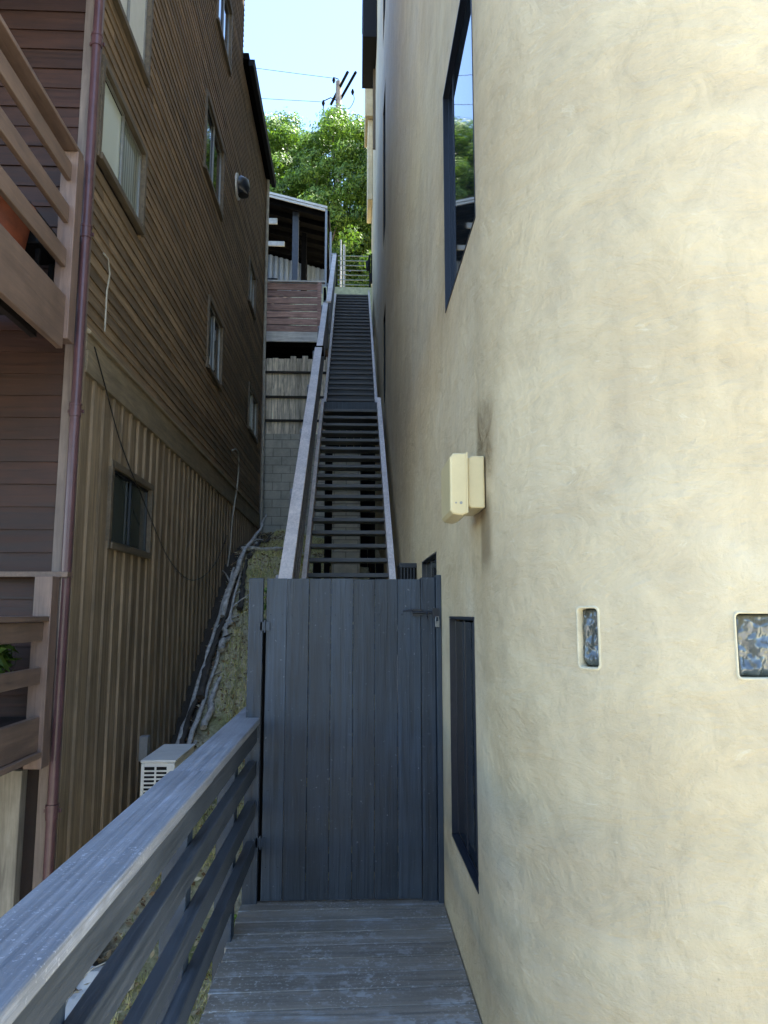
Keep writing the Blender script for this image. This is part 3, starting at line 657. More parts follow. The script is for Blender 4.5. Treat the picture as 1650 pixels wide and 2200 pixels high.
for (x, y, l) in ((-2.5, 5.1, 'leafy green pot plant nearest the post on the lower balcony'), (-3.05, 4.95, 'leafy green pot plant further in on the lower balcony')):
    t = empty('potted_plant', (x, y, .88), l, 'potted plant', 'pot plants on the lower balcony')
    q = MB(); q.tube([(x, y, .88), (x, y, 1.08), (x, y, 1.1)], [.10, .14, .15], 14); q.build('pot', M['black'] if x > -2.7 else M['white'], t)
    leafball(x, y, 1.32, .26, 420, .06, 'foliage', M['leaf_dark'], t, 1.1)
t = MB(); t.tube([(-2.36, 4.72, .88), (-2.36, 4.72, 1.22), (-2.36, 4.72, 1.24)], [.085, .11, .12], 16)
tag(t.build('bucket', M['white']), 'white plastic bucket on the lower balcony', 'bucket')

# ------------------------------------------------------------------ near deck, railing and gate
t = empty('walkway_deck', (0, 2.2, -.05), 'worn grey painted board walkway leading to the gate', 'deck')
fl = MB(); y = -1.4; k = 0
while y < 4.62:
    w = .138; a = .012 * math.sin(k * 1.7); zz = random.uniform(-.002, .002)
    x0, x1 = -.60 + random.uniform(-.008, .008), .521
    fl.add([(x0, y, -.035 + zz), (x1, y + .03, -.035 + zz), (x1, y + .03 + w, -.035 + zz), (x0, y + w, -.035 + zz), (x0, y, zz), (x1, y + .03, zz), (x1, y + .03 + w, zz), (x0, y + w, zz)],
           [(0, 3, 2, 1), (4, 5, 6, 7), (0, 1, 5, 4), (1, 2, 6, 5), (2, 3, 7, 6), (3, 0, 4, 7)])
    y += w + .008; k += 1
fl.build('floor_boards', M['deck'], t, bevel=.003)
js = MB()
for x in (-.55, -.05, .42): js.box(x, x + .045, -1.4, 4.6, -.22, -.04)
js.build('joist', M['railface'], t)
for y in (-1.0, 1.6, 4.3):
    for x in (-.6, .35): MB().box(x, x + .09, y, y + .09, gz(x, y) - .2, -.041).build('support_post', M['post'], t)

t = empty('deck_railing', (-.6, 2, 0), 'blue grey wooden railing with broad cap along the near walkway', 'railing')
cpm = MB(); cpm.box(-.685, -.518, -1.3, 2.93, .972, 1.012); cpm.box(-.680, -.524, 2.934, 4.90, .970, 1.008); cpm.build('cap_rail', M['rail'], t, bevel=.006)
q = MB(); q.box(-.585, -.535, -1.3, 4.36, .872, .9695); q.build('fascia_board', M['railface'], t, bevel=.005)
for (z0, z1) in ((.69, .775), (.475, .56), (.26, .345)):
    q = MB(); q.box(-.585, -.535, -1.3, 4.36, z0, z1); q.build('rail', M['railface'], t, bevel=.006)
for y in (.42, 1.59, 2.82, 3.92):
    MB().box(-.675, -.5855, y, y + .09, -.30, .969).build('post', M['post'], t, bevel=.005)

GY = 4.40
t = empty('gate', (0, GY, 0), 'dark blue grey vertical board gate closing the walkway', 'gate')
bd = MB(); edges = [-.502, -.382, -.253, -.124, .006, .134, .268, .405]
for i in range(7):
    x0, x1 = edges[i] + .001, edges[i + 1] - .001; dz = random.uniform(-.004, .003); dy = random.uniform(-.003, .003)
    bd.box(x0, x1, GY + dy, GY + .02 + dy, .012, 1.802 + dz)
    for xn in (x0 + .025, x1 - .025):
        for zn in (.19, .60, 1.05, 1.59): bd.tube([(xn + random.uniform(-.006, .006), GY + dy - .0012, zn + random.uniform(-.01, .01)), (xn, GY + dy + .002, zn)], .0032, 6)
bd.build('board_panel', M['gate'], t, bevel=.003)
fr = MB(); fr.box(-.49, .40, GY + .025, GY + .06, 1.55, 1.64); fr.box(-.49, .40, GY + .025, GY + .06, .15, .24)
L = math.hypot(.86, 1.3)
fr.add([(-.47, GY + .025, .245), (-.39, GY + .025, .245), (.38, GY + .025, 1.545), (.30, GY + .025, 1.545), (-.47, GY + .06, .245), (-.39, GY + .06, .245), (.38, GY + .06, 1.545), (.30, GY + .06, 1.545)],
       [(0, 1, 2, 3), (7, 6, 5, 4), (0, 4, 5, 1), (1, 5, 6, 2), (2, 6, 7, 3), (3, 7, 4, 0)])
fr.build('brace', M['post'], t)
for z in (.3, 1.5):
    hg = MB(); hg.box(-.535, -.48, GY - .012, GY - .006, z, z + .05); hg.tube([(-.508, GY - .012, z - .01), (-.508, GY - .012, z + .06)], .006, 8); hg.build('hinge', M['gate'], t)

lt = MB(); lt.tube([(.36, GY - .022, 1.605), (.50, GY - .022, 1.605)], .006, 8); lt.box(.355, .41, GY - .018, GY - .008, 1.585, 1.625); lt.box(.47, .51, GY - .045, GY - .036, 1.575, 1.63)
lt.tube([(.30, GY - .015, 1.615), (.34, GY - .028, 1.62), (.37, GY - .02, 1.61)], .005, 6); lt.tube([(.44, GY - .02, 1.605), (.44, GY - .045, 1.60), (.44, GY - .045, 1.57)], .005, 6)
lt.build('latch', M['winframe'], t)
pk = MB(); pk.box(.486, .511, GY - .055, GY - .04, 1.52, 1.555); pk.tube([(.487, GY - .05, 1.555), (.49, GY - .05, 1.58), (.505, GY - .05, 1.58), (.508, GY - .05, 1.555)], .004, 6)
tag(pk.build('padlock', M['steel'], bevel=.003), 'small metal padlock hanging by the gate latch', 'padlock')
lp = MB().box(-.605, -.520, GY - .012, GY + .028, -.30, 1.805).build('gate_post', M['gate'], bevel=.004)
tag(lp, 'flat board gate post on the railing side, left of the gate', 'gate post')
MB().box(-.60, -.508, GY + .035, GY + .12, -.30, 1.55).build('post', M['blackwood'], lp)  # black post added behind the board to keep the gap dark
rp = empty('gate_post', (.46, GY, 0), 'gate post with latch board against the cream wall', 'gate post')
MB().box(.408, .492, GY - .004, GY + .10, -.05, 1.812).build('post_board', M['gate'], rp, bevel=.004)
MB().box(.494, .524, GY - .040, GY + .06, -.05, 1.825).build('jamb_strip', M['post'], rp, bevel=.003)
# little vine in the gap by the hinge
v_ = empty('vine', (-.53, GY + .2, 1.2), 'green vine sprig poking through the gap beside the gate post', 'vine')
q = MB(); q.tube([(-.515, GY + .12, 1.0), (-.51, GY + .11, 1.4), (-.515, GY + .12, 1.74)], .003, 5); q.build('stem', M['bark'], v_)
leafball(-.513, GY + .12, 1.68, .09, 60, .022, 'foliage', M['leaf'], v_, 1.0)

# ------------------------------------------------------------------ staircase
RISE, RUN = .177, .233
t = empty('staircase', (0, 5.3, 0), 'long steep charcoal timber staircase climbing between the two houses', 'staircase')
XL, XR = -.475, .385
tr_me = None
def nose_low(y): return 5.03 + (y - 11.8) * RISE / RUN
for i in range(1, 29):
    z, y = 5.03 - RISE * i, 11.8 - RUN * i
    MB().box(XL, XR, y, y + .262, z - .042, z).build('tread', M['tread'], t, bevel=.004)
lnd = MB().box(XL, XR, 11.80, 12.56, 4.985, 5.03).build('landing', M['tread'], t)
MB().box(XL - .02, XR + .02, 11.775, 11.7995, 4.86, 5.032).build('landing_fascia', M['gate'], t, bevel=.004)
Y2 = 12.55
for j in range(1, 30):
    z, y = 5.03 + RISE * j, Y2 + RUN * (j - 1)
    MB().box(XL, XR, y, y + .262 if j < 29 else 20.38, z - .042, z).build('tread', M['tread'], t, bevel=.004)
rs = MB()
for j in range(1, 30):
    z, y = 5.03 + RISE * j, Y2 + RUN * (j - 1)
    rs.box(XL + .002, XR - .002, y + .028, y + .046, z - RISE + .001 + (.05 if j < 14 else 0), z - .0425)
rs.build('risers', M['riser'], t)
def slope(mb, x0, x1, ya, za, yb, zb, th):
    mb.prism([(ya, za - th), (yb, zb - th), (yb, zb), (ya, za)], 'X', x0, x1)
SL = RISE / RUN
st = MB(); slope(st, XL - .048, XL - .001, 5.2, nose_low(5.2) + .06, 11.8, 5.09, .30); st.build('stringer', M['stairrail'], t)
st = MB(); slope(st, XL - .048, XL - .001, 12.3, 5.09 + (12.3 - 12.55) * SL + .14, 19.1, 10.2, .30); st.build('stringer', M['stairrail'], t)
st = MB(); slope(st, XR + .001, XR + .046, 5.2, nose_low(5.2) + .05, 11.8, 5.08, .30); slope(st, XR - .002, XR + .065, 5.2, nose_low(5.2) + .092, 11.8, 5.122, .04); st.build('stringer', M['stairrail'], t)
st = MB(); slope(st, XR + .001, XR + .046, 12.35, 5.20 - .2 * SL, 19.1, 10.26, .30); slope(st, XR - .004, XR + .030, 12.35, 5.242 - .2 * SL, 19.1, 10.302, .04); st.build('stringer', M['stairrail'], t)
for (y, zt) in ((8.6, 2.2), (11.9, 4.94), (12.5, 4.94), (15.2, 6.7), (18.4, 9.1)):
    for x in (XL + .02, XR - .11): MB().box(x, x + .09, y, y + .09, gz(x, y) - .2, zt).build('support_post', M['blackwood'], t)
q = MB(); x = XL
while x < XR - .02: q.box(x, x + .118, 12.62, 12.64, 2.2, 4.98); x += .1225
q.build('dark_backing', M['blackwood'], t)  # black boards added to darken the gaps behind the open treads
pr = MB().box(-.34, .12, 12.15, 12.45, 1.8, 4.25); tag(pr.build('concrete_pier', M['cmu']), 'grey concrete block pier seen through the open stair treads', 'pier')

def stair_rail(name, label, x0, x1, ya, za, yb, zb, drop=.9, n=4):
    t = empty(name, ((x0 + x1) / 2, (ya + yb) / 2, (za + zb) / 2 - drop), label, 'handrail', 'stair railing sections')
    q = MB(); slope(q, x0, x1, ya, za, yb, zb, .04); q.build('cap_rail', M['stairrail'], t, bevel=.004)
    for d in (.11, .30, .50, .70):
        q = MB(); slope(q, x1 - .055, x1 - .015, ya, za - d + .045, yb, zb - d + .045, .10); q.build('rail', M['stairpost'], t, bevel=.004)
    for i in range(n):
        y = ya + .05 + (yb - ya - .2) * i / (n - 1); z = za + (zb - za) * (y - ya) / (yb - ya)
        MB().prism([(y, z - drop - .2), (y + .09, z - drop - .2), (y + .09, z - .041 + .09 * SL), (y, z - .041)], 'X', x1 - .148, x1 - .057).build('post', M['stairpost'], t)
    return t
A0 = 5.0; stair_rail('stair_railing', 'lowest long stair railing section just above the gate', -.645, -.525, 5.15, nose_low(5.15) + .90, 11.9, nose_low(11.9) + .90, n=6)
cpx = MB().box(-.70, -.50, 11.905, 12.02, nose_low(11.9) + .78, nose_low(11.9) + .93); tag(cpx.build('post_cap', M['blackwood'], bevel=.006), 'dark post cap block at the top end of the lowest stair railing', 'post cap')
def nose_up(y): return 5.207 + (y - 12.55) * SL
stair_rail('stair_railing', 'middle stair railing section between the landing and the upper flight', -.665, -.555, 12.45, nose_up(12.45) + .98, 15.3, nose_up(15.3) + .98, n=3)
stair_rail('stair_railing', 'topmost stair railing section ending at the street', -.60, -.49, 15.25, nose_up(15.25) + 1.03, 19.5, nose_up(19.5) + 1.03, n=4)

# kerb and street edge at the top of the stairs
MB().box(-.9, .52, 20.385, 20.56, 9.6, 10.97).build('kerb', M['kerb'], kind='structure')
# metal gate above the stairs
t = empty('metal_gate', (-.05, 20.47, 10.97), 'pale metal gate of horizontal bars at the top of the stairs', 'gate')
for k in range(7):
    z = 11.08 + k * .148
    MB().tube([(-.50, 20.47, z), (.46, 20.47, z)], .014, 6).build('bar', M['pale_rail'], t)
for x in (-.50, .46): MB().box(x - .02, x + .02, 20.45, 20.49, 10.975, 12.02).build('post', M['black'], t)
t = empty('fence_post', (-.42, 20.9, 10.3), 'pair of tall pale pipes rising behind the metal gate', 'pipe')
MB().tube([(-.30, 20.95, 10.3), (-.30, 20.95, 12.55)], .035, 8).build('pipe', M['white'], t)
MB().tube([(-.40, 21.0, 10.3), (-.40, 21.0, 12.75)], .022, 8).build('pipe', M['white'], t)

# ------------------------------------------------------------------ retaining wall, old fence, red deck, carport
tag(MB().box(-4.0, -.50, 16.90, 17.07, 2.6, 5.74).build('retaining_wall', M['cmu'], bevel=.01), 'grey concrete block retaining wall under the old fence', 'retaining wall')
t = empty('old_fence', (-1.6, 17, 5.74), 'weathered grey board fence standing on the retaining wall', 'fence')
q = MB(); x = -3.6
while x < -.55:
    q.box(x + .004, x + .136, 17.0 + random.uniform(-.006, .006), 17.02, 5.745, 7.62 + random.uniform(-.05, .05)); x += .14
q.build('board_panel', M['oldfence'], t)
for z in (6.05, 6.62, 7.22): MB().box(-3.6, -.55, 16.94, 16.99, z, z + .05).build('rail', M['fencerail'], t)
rd = empty('red_deck', (-1.8, 19, 8.3), 'raised timber deck with red brown board parapet beyond the fence', 'deck')
MB().box(-4.2, -.70, 18.05, 20.37, 8.55, 8.64).build('floor', M['redwood'], rd)
MB().box(-4.2, -.72, 18.0, 18.045, 8.40, 8.66).build('fascia', M['whiteboard'], rd)
q = MB()
for k in range(7):
    z = 8.69 + k * .186; q.box(-4.2, -.90, 18.06, 18.09, z, z + .158)
q.build('parapet_boards', M['redwood'], rd, bevel=.004)
MB().box(-4.2, -.74, 18.0, 18.12, 9.995, 10.035).build('cap_rail', M['whiteboard'], rd)
for x in (-.93, -2.5, -4.1): MB().box(x, x + .10, 18.0 if x > -1 else 18.095, 18.058 if x > -1 else 18.19, 8.67, 9.99).build('post', M['redwood'], rd)
q = MB(); y = 18.2
while y < 20.3: q.box(-4.2, -.75, y, y + .05, 8.35, 8.548); y += .4
q.build('joist', M['blackwood'], rd)
q = MB(); q.box(-.78, -.72, 18.1, 20.3, 8.67, 9.9); q.build('side_boards', M['blackwood'], rd)
cpv = empty('carport', (-2, 22, 10.3), 'dark open carport with pale edged sloping roof at the top left of the stairs', 'carport')
def roofz(x): return 13.94 + (x + 2.63) * (-.44 / 1.79)
RFp = [(-5.2, roofz(-5.2)), (-.82, roofz(-.82))]
q = MB(); q.prism([(-5.2, roofz(-5.2) - .06), (-.84, roofz(-.84) - .06), (-.84, roofz(-.84)), (-5.2, roofz(-5.2))], 'Y', 20.52, 26.2); q.build('roof', M['blackwood'], cpv)
q = MB(); q.prism([(-5.2, roofz(-5.2) - .05), (-.80, roofz(-.80) - .05), (-.80, roofz(-.80) + .02), (-5.2, roofz(-5.2) + .02)], 'Y', 20.46, 20.515)
q.prism([(-5.2, roofz(-5.2) - .13), (-.86, roofz(-.86) - .13), (-.86, roofz(-.86) - .065), (-5.2, roofz(-5.2) - .065)], 'Y', 20.48, 20.515); q.build('fascia', M['whiteboard'], cpv)
MB().box(-.86, -.80, 20.5, 20.58, 9.2, roofz(-.82) - .062).build('post', M['grey_metal'], cpv)
MB().box(-.80, -.74, 22.6, 22.66, 10.3, 13.3).build('post', M['grey_metal'], cpv)
MB().box(-.80, -.74, 20.6, 26.1, 13.28, 13.45).build('side_beam', M['blackwood'], cpv)
MB().box(-1.86, -1.68, 21.0, 21.2, 10.3, roofz(-1.7) - .09).build('post', plain('slate_blue_post', (.06, .07, .09), .6), cpv)
MB().box(-1.66, -1.50, 22.0, 22.2, 10.3, roofz(-1.5) - .09).build('post', M['blackwood'], cpv)
q = MB(); y = 20.7
while y < 26: q.prism([(-5.1, roofz(-5.1) - .22), (-.9, roofz(-.9) - .22), (-.9, roofz(-.9) - .062), (-5.1, roofz(-5.1) - .062)], 'Y', y, y + .05); y += .6
q.build('rafter', M['blackwood'], cpv)
q = MB()
for k in range(120):
    x = -4.6 + k * .03; 
    if x > -1.0: break
    dy = .05 if k % 6 < 3 else 0
    q.box(x, x + .0295, 24.1 + dy, 24.14 + dy, 10.4, 13.32 + (-x - 1.1) * .27)
q.build('back_panel', M['corr'], cpv)
MB().box(-1.66, -1.60, 23.9, 24.05, 10.4, 13.6).build('post', M['blackwood'], cpv)
MB().box(-.98, -.84, 23.8, 24.0, 10.3, 13.3).build('post', M['blackwood'], cpv)
q = MB(); q.box(-4, -2.33, 21.1, 21.16, 13.28, 13.46); q.box(-4, -2.14, 21.5, 21.56, 12.78, 12.93); q.build('pale_beam', M['white'], cpv, bevel=.01)
q = MB(); q.prism([(20.6, 10.6), (24.0, 10.6), (24.0, 12.9)], 'X', -3.6, -2.6); q.build('ramp_wall', M['blackwood'], cpv)
# hand rail by the top of the steps on the street side
tag(MB().box(-.72, -.66, 20.45, 20.5, 9.9, 12.7).box(-.66, -.52, 20.46, 20.49, 12.0, 12.05).build('grey_post', M['grey_metal']), 'slim grey post standing at the top left of the stairs', 'post')

# ------------------------------------------------------------------ small things along the timber house
t = empty('air_conditioner', (-1.68, 7.2, -.5), 'off white outdoor air conditioner unit beside the batten wall', 'air conditioner')
ax0, ax1, ay0, ay1, az0, az1 = -1.84, -1.545, 6.8, 7.62, -.38, .315
MB().box(ax0, ax1, ay0 + .012, ay1, az0, az1 - .015).build('casing', M['ac'], t, bevel=.01)
MB().box(ax0 - .006, ax1 + .006, ay0, ay1 + .006, az1 - .014, az1 + .008).build('lid', M['ac'], t, bevel=.006)
MB().box(ax0 + .03, ax1 - .07, ay0 + .008, ay0 + .0115, az0 + .05, az1 - .05).build('grille_recess', M['black'], t)
q = MB(); z = az0 + .06
while z < az1 - .06: q.box(ax0 + .03, ax1 - .07, ay0, ay0 + .0075, z, z + .014); z += .034
q.box(ax0 + .12, ax0 + .135, ay0 - .002, ay0 + .0074, az0 + .05, az1 - .05); q.box(ax0 + .004, ax0 + .03, ay0, ay0 + .0118, az0 + .01, az1 - .02); q.box(ax1 - .07, ax1 - .004, ay0, ay0 + .0118, az0 + .01, az1 - .02); q.build('grille', M['ac'], t)
q = MB()
for y in (6.85, 7.5): q.box(ax0 + .02, ax0 + .06, y, y + .05, gz(-1.7, y) - .05, az0 - .001); q.box(ax1 - .06, ax1 - .02, y, y + .05, gz(-1.7, y) - .05, az0 - .001)
q.build('stand', M['grey_metal'], t)
t = empty('disconnect_box', (-2.04, 7.52, .05), 'small grey electrical box on the batten wall behind the air conditioner', 'electrical box')
MB().box(-2.083, -2.0, 7.6, 7.7, .16, .40).build('box_body', M['grey_metal'], t, bevel=.006)
MB().tube([(-2.04, 7.65, .16), (-2.04, 7.65, -.5)], .014, 8).build('conduit', M['grey_metal'], t)
# dead branches lying along the foot of the wall
def branch(pts, r, label, twigs=3, m='branch'):
    P = smooth(pts, 7); P = [p + Vector((random.uniform(-.012, .012), 0, random.uniform(-.012, .012))) for p in P]
    q = MB(); n = len(P); q.tube(P, [r * (1 - .5 * i / n) * random.uniform(.85, 1.15) for i in range(n)], 7)
    for k in range(twigs):
        a = P[random.randrange(n // 4, n - 2)]; d = Vector((random.uniform(-.3, .5), random.uniform(.2, .7), random.uniform(.05, .35))) * random.uniform(.4, .9)
        q.tube([a, a + d * .5 + Vector((0, 0, .03)), a + d], [r * .45, r * .35, r * .2], 5)
    return tag(q.build('fallen_branch', M[m]), label, 'branch', 'dead branches along the wall foot')
def gp(x, y, h=.06): return (x, y, gz(x, y) + h)
branch([gp(-2.0, 8.0), gp(-1.98, 9.3), gp(-1.96, 10.6), gp(-1.93, 12.2)], .035, 'longest pale branch hugging the foot of the batten wall')
branch([gp(-1.86, 8.4, .06), gp(-1.84, 9.6, .05), gp(-1.80, 11.0, .08), gp(-1.83, 12.8, .1)], .030, 'second pale branch lying just outside the first along the slope')
branch([gp(-1.90, 11.0, .1), gp(-1.82, 12.4, .15), gp(-1.78, 14, .25), gp(-1.85, 15.8, .5)], .045, 'thick forked branch at the far top of the slope')
branch([gp(-1.9, 12.7, .1), gp(-1.5, 12.9, .08), gp(-1.15, 13.2, .1), gp(-.85, 13.3, .08)], .040, 'branch lying across the slope near the stairs', 1)
branch([gp(-1.95, 5.0, .05), gp(-1.93, 6.2, .06), gp(-1.95, 7.0, .05)], .022, 'short branch below the air conditioner', 1)
M['branch_dark'] = wood('dark_brown_branch', (.03, .025, .02), (.10, .085, .065), 'Y', .85, .3, grain=18)  # dark tone for branches mixed among the pale ones
for k, (x_, y0_, y1_, r_, mm, l_) in enumerate((
        (-1.93, 7.9, 9.6, .05, 'branch_dark', 'dark branch next to the electrical box'), (-1.78, 8.0, 8.9, .03, 'branch', 'short pale stick lowest on the slope'),
        (-1.74, 9.1, 9.9, .045, 'branch', 'stubby thick pale piece of wood on the slope'), (-1.88, 9.5, 11.8, .05, 'branch_dark', 'dark branch in the middle of the heap'),
        (-1.76, 10.3, 10.9, .05, 'branch', 'broken white piece of wood half way up'), (-1.72, 11.2, 12.3, .05, 'branch_dark', 'dark branch just below the crossing branch'),
        (-1.80, 13.2, 14.0, .06, 'branch', 'bright pale chunk of wood high on the slope'), (-1.70, 12.4, 14.8, .04, 'branch_dark', 'dark branch above the crossing branch'))):
    P_ = [gp(x_ + random.uniform(-.05, .05), y0_ + (y1_ - y0_) * i_ / 4, .07 + random.uniform(0, .06)) for i_ in range(5)]
    branch(P_, r_, l_, 1, mm)
q = MB(); q.tube(smooth([gp(-1.75, 5.2, .05), gp(-1.62, 6.2, .06), gp(-1.40, 8.2, .05), gp(-1.5, 10, .05), gp(-1.7, 12, .07)], 6), .010, 6)
tag(q.build('garden_hose', plain('yellowed_hose', (.36, .32, .14), .5)), 'thin pale hose trailing down the grassy slope', 'hose')
# crumpled white sheet
q = MB(); n = 9; P = []
for j in range(n):
    for i in range(n):
        x = -1.98 + .26 * i / (n - 1); y = 5.0 + .85 * j / (n - 1); P.append((x, y, gz(x, y) + .05 + .05 * noise.noise(Vector((x * 9, y * 7, 1)))))
q.add(P, [(j * n + i, j * n + i + 1, (j + 1) * n + i + 1, (j + 1) * n + i) for j in range(n - 1) for i in range(n - 1)])
o = q.build('plastic_sheet', M['paper']); m_ = o.modifiers.new('solid', 'SOLIDIFY'); m_.thickness = .004; tag(o, 'crumpled white plastic sheet at the foot of the brown house', 'plastic sheet')
# weeds
def weed(x, y, r, label, m='leaf', n=260, s=.035):
    t = empty('weed', (x, y, gz(x, y)), label, 'weed', 'weeds on the slope'); q = MB()
    for k in range(4): q.tube([gp(x, y, -.02), (x + random.uniform(-r, r) * .6, y + random.uniform(-r, r) * .6, gz(x, y) + r * .9)], .004, 4)
    q.build('stem', M['leaf_dark'], t); leafball(x, y, gz(x, y) + r * .7, r, n, s, 'foliage', M[m], t, .8)
weed(-.86, 7.7, .22, 'bright green weed clump beside the left gate post', 'leaf')
weed(-.92, 9.4, .24, 'green weed clump further up the slope behind the gate post')
weed(-.80, 6.2, .18, 'green weed clump seen between the rails nearest the gate')
weed(-1.05, 5.0, .20, 'green weed clump seen through the railing boards', 'leaf')
weed(-1.0, 3.6, .2, 'low weed clump under the near railing')
weed(-1.25, 10.8, .16, 'pale weed clump half way up the slope', 'leaf_pale')

# dead leaves and twigs scattered on the slope (uncountable litter)
n = 11000; x = rng.uniform(-2.0, -.3, n); y = rng.uniform(1.5, 16.6, n); z = np.array([gz(a, b) for a, b in zip(x, y)]) + rng.uniform(.01, .05, n)
a = rng.normal(size=(n, 3)) * [1, 1, .35]; a /= np.linalg.norm(a, axis=1)[:, None]; b = np.cross(a, rng.normal(size=(n, 3)) * [.3, .3, 1]); b /= np.linalg.norm(b, axis=1)[:, None]
s = rng.uniform(.012, .042, n)[:, None]; c = np.stack([x, y, z], 1)
V = np.stack([c - a * s, c + b * s * .5, c + a * s, c - b * s * .5], 1).reshape(-1, 3)
M['litter'] = leaf_mat('dead_leaves', (.12, .06, .03), (.34, .22, .11), (.72, .64, .46), .1)
tag(npmesh('leaf_litter', V, np.arange(4 * n).reshape(-1, 4), M['litter'], origin=(-1, 9, -1)), kind='stuff', label='scattered brown and pale dead leaves on the slope')

# ------------------------------------------------------------------ trees, pole, wires
def tree(x, y, h, rx, ry, z0c, label, mname, nclump, seed, leaf=.060, per=1450, cl=(.48, .82)):
    r2 = np.random.default_rng(seed); zb = gz(x, y)
    t = empty('tree', (x, y, zb), label, 'tree', 'trees beyond the carport' if y > 0 else 'added unseen trees blocking sky light')
    top = zb + h; cz = (z0c + top) / 2; rz = (top - z0c) / 2
    C = []; tries = 0
    while len(C) < nclump and tries < 9000:
        tries += 1
        d = r2.normal(size=3); d /= np.linalg.norm(d); q = r2.uniform(.45, 1) ** .45
        p_ = np.array([x, y, cz]) + d * q * np.array([rx, ry, rz])
        if all(np.linalg.norm(p_ - c[0]) > .88 for c in C): C.append((p_, r2.uniform(*cl)))
    tb = MB(); fork = z0c + rz * .25
    tb.tube([(x, y, zb - .3), (x + .05, y, zb + (fork - zb) * .5), (x, y, fork)], [.28, .22, .17], 10)
    for c, rr in C[:26]:
        c = Vector(c); b0 = Vector((x, y, fork - .3)); mid = b0.lerp(c, .5) + Vector((0, 0, -.25)); tb.tube([b0, mid, c], [.09, .05, .02], 6)
    tb.build('trunk', M['bark'], t)
    Vs = []
    for c, rr in C:
        n = int(per * (rr / .7) ** 2)
        d = r2.normal(size=(n, 3)); d[:, 2] += .25; d /= np.linalg.norm(d, axis=1)[:, None]
        lump = 1 + .30 * np.sin(d[:, 0] * 6 + c[0] * 7) * np.cos(d[:, 2] * 7 + c[1] * 5) + .14 * np.sin(d[:, 1] * 11 + d[:, 2] * 9)
        q = r2.uniform(.3, 1.04, n) ** .4 * lump
        P = c + d * (rr * q)[:, None] * np.array([1, 1, .78])
        a = np.cross(d, r2.normal(size=(n, 3))); a /= np.linalg.norm(a, axis=1)[:, None] + 1e-6
        a = a + np.array([0, 0, -.35]); nn = d + r2.normal(size=(n, 3)) * .45; b = np.cross(a, nn); b /= np.linalg.norm(b, axis=1)[:, None] + 1e-6
        s_ = leaf * r2.uniform(.6, 1.35, n)[:, None]
        Vs.append(np.stack([P - a * s_, P + b * s_ * .5, P + a * s_, P - b * s_ * .5], 1).reshape(-1, 3))
    V = np.concatenate(Vs); npmesh('crown', V, np.arange(len(V)).reshape(-1, 4), M[mname], t)
    return t
tree(-.55, 27.8, 9.1, 2.0, 2.0, 12.2, 'bright green broadleaf tree in the middle of the gap above the stairs', 'leaf', 95, 3)
tree(-3.0, 29.4, 9.0, 1.9, 2.0, 14.5, 'bushy tree left of the tallest tree behind the carport', 'leaf', 85, 5)
tree(-5.4, 29.2, 8.4, 2.0, 2.0, 14.0, 'darker tree half hidden by the brown house', 'leaf_dark', 70, 8)
tree(1.9, 26.5, 10.4, 1.8, 2.0, 11.6, 'dark tree behind the cream building corner', 'leaf_dark', 60, 9)
tree(-1.4, 25.6, 5.6, .95, .9, 13.2, 'small lime green tree leaning over the carport roof', 'leaf', 16, 12, cl=(.35, .6))
tree(-6.5, -17, 12.0, 3.2, 2.4, -2.0, 'added unseen tree behind the viewpoint on the left, blocking sky light', 'leaf_dark', 40, 31, leaf=.14, per=420, cl=(.7, 1.1))  # unseen trees added to keep sky light off the front wall
tree(2.0, -19, 13.5, 3.4, 2.4, -1.5, 'added unseen tree behind the viewpoint in the middle, blocking sky light', 'leaf_dark', 44, 32, leaf=.14, per=420, cl=(.7, 1.1))
tree(10.5, -17, 12.0, 3.2, 2.4, -2.0, 'added unseen tree behind the viewpoint on the right, blocking sky light', 'leaf_dark', 40, 33, leaf=.14, per=420, cl=(.7, 1.1))
def bush(x, y, r, h, m, label, seed):
    t = empty('bush', (x, y, gz(x, y)), label, 'bush', 'bushes behind the metal gate'); r2 = np.random.default_rng(seed)
    q = MB(); q.tube([gp(x, y, -.1), gp(x, y, h * .6)], .04, 6); q.build('stem', M['bark'], t)
    Vs = []
    for k in range(14):
        c = np.array([x, y, gz(x, y)]) + r2.uniform(-1, 1, 3) * [r, r, 0] + [0, 0, r2.uniform(.15, 1) * h]; n = 260
        d = r2.normal(size=(n, 3)); d /= np.linalg.norm(d, axis=1)[:, None]; P = c + d * .42 * r2.uniform(.6, 1.05, n)[:, None]
        a = r2.normal(size=(n, 3)); a /= np.linalg.norm(a, axis=1)[:, None]; b = np.cross(a, d); s_ = .07 * r2.uniform(.6, 1.3, n)[:, None]
        Vs.append(np.stack([P - a * s_, P + b * s_ * .5, P + a * s_, P - b * s_ * .5], 1).reshape(-1, 3))
    V = np.concatenate(Vs); npmesh('crown', V, np.arange(len(V)).reshape(-1, 4), M[m], t)
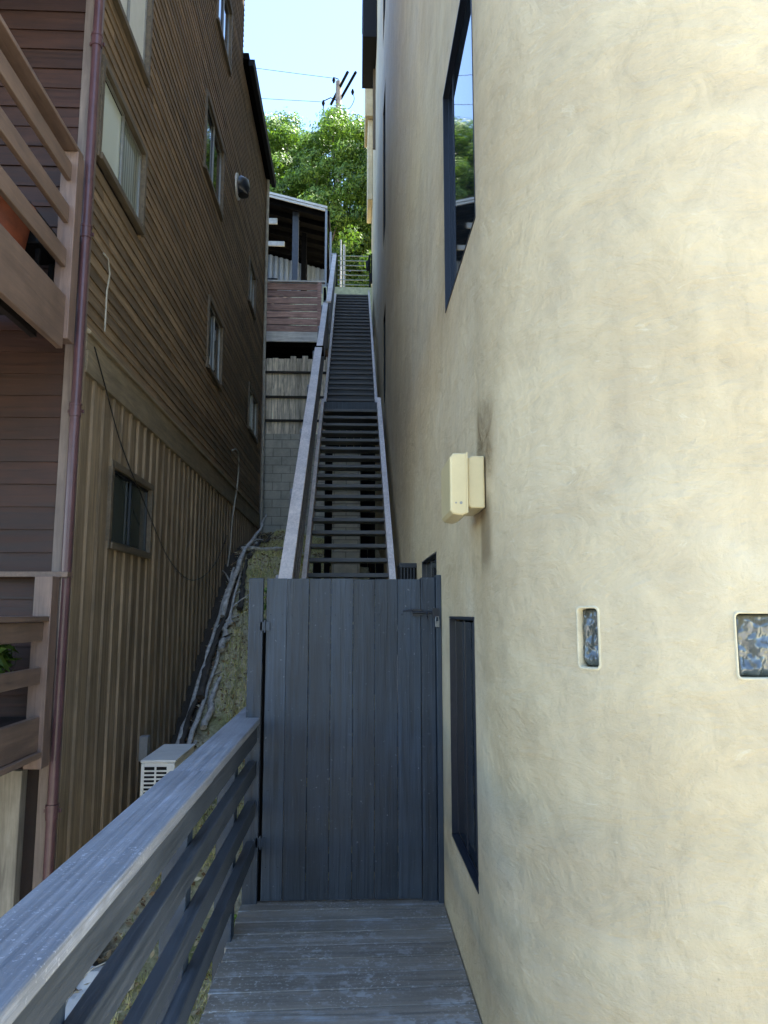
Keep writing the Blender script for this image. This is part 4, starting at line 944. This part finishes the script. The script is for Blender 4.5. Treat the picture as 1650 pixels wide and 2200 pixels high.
bush(-.2, 24.2, .7, 3.2, 'leaf_dark', 'dark bush right behind the metal gate', 21)
bush(.9, 23.8, .6, 2.6, 'leaf_dark', 'dark bush beside the cream building end', 22)
bush(-1.3, 27.0, .8, 3.6, 'leaf_dark', 'dark bush beside the carport', 23)

t = empty('utility_pole', (-.95, 38.95, 17.3), 'tall wooden utility pole with two dark crossarms above the trees', 'utility pole')
MB().tube([(-.95, 38.95, 17.3), (-.95, 38.95, 31.95)], [.22, .16], 12).build('pole', M['poleB'], t)
for (xa, ya, xb, yb) in ((-1.43, 40.4, -.42, 37.7), (-.92, 40.1, .03, 37.7)):
    MB().tube([(xa, ya, 31.6), (xb, yb, 31.6)], .085, 6).build('crossarm', M['crossarm'], t)
for (x, z) in ((-1.22, 31.95), (-1.80, 30.5), (-.14, 31.25)):
    MB().tube([(x, 38.6, z), (x, 38.6, z - .18), (x, 38.6, z - .34)], [.04, .10, .05], 8).build('insulator', M['crossarm'], t)
MB().tube([(-.95, 38.9, 30.7), (-1.4, 38.7, 30.75), (-1.80, 38.6, 30.45)], .03, 5).build('bracket', M['crossarm'], t)
MB().tube([(-.95, 38.8, 32.0), (-1.22, 38.6, 31.95)], .025, 5).build('bracket', M['crossarm'], t)
MB().tube([(-1.80, 38.6, 30.4), (-1.80, 38.6, 29.6)], .03, 5).build('bracket', M['crossarm'], t)
q = MB(); q.tube(smooth([(-.14, 38.6, 31.0), (-.05, 38.6, 30.6), (-.35, 38.7, 30.1), (-.9, 38.8, 30.2)], 5), .018, 5); q.build('jumper_wire', M['crossarm'], t)
for (a, b, l) in (((-1.22, 38.6, 31.9), (-40, 40, 38.6), 'upper thin power line running left from the pole'), ((-1.80, 38.6, 30.4), (-40, 40, 34.0), 'lower thin power line running left from the pole')):
    A, B = Vector(a), Vector(b); q = MB(); q.tube([A.lerp(B, k / 20) + Vector((0, 0, -1.6 * (k / 20) * (1 - k / 20))) for k in range(21)], .014, 5)
    tag(q.build('power_line', M['cable']), l, 'power line', 'power lines from the utility pole')
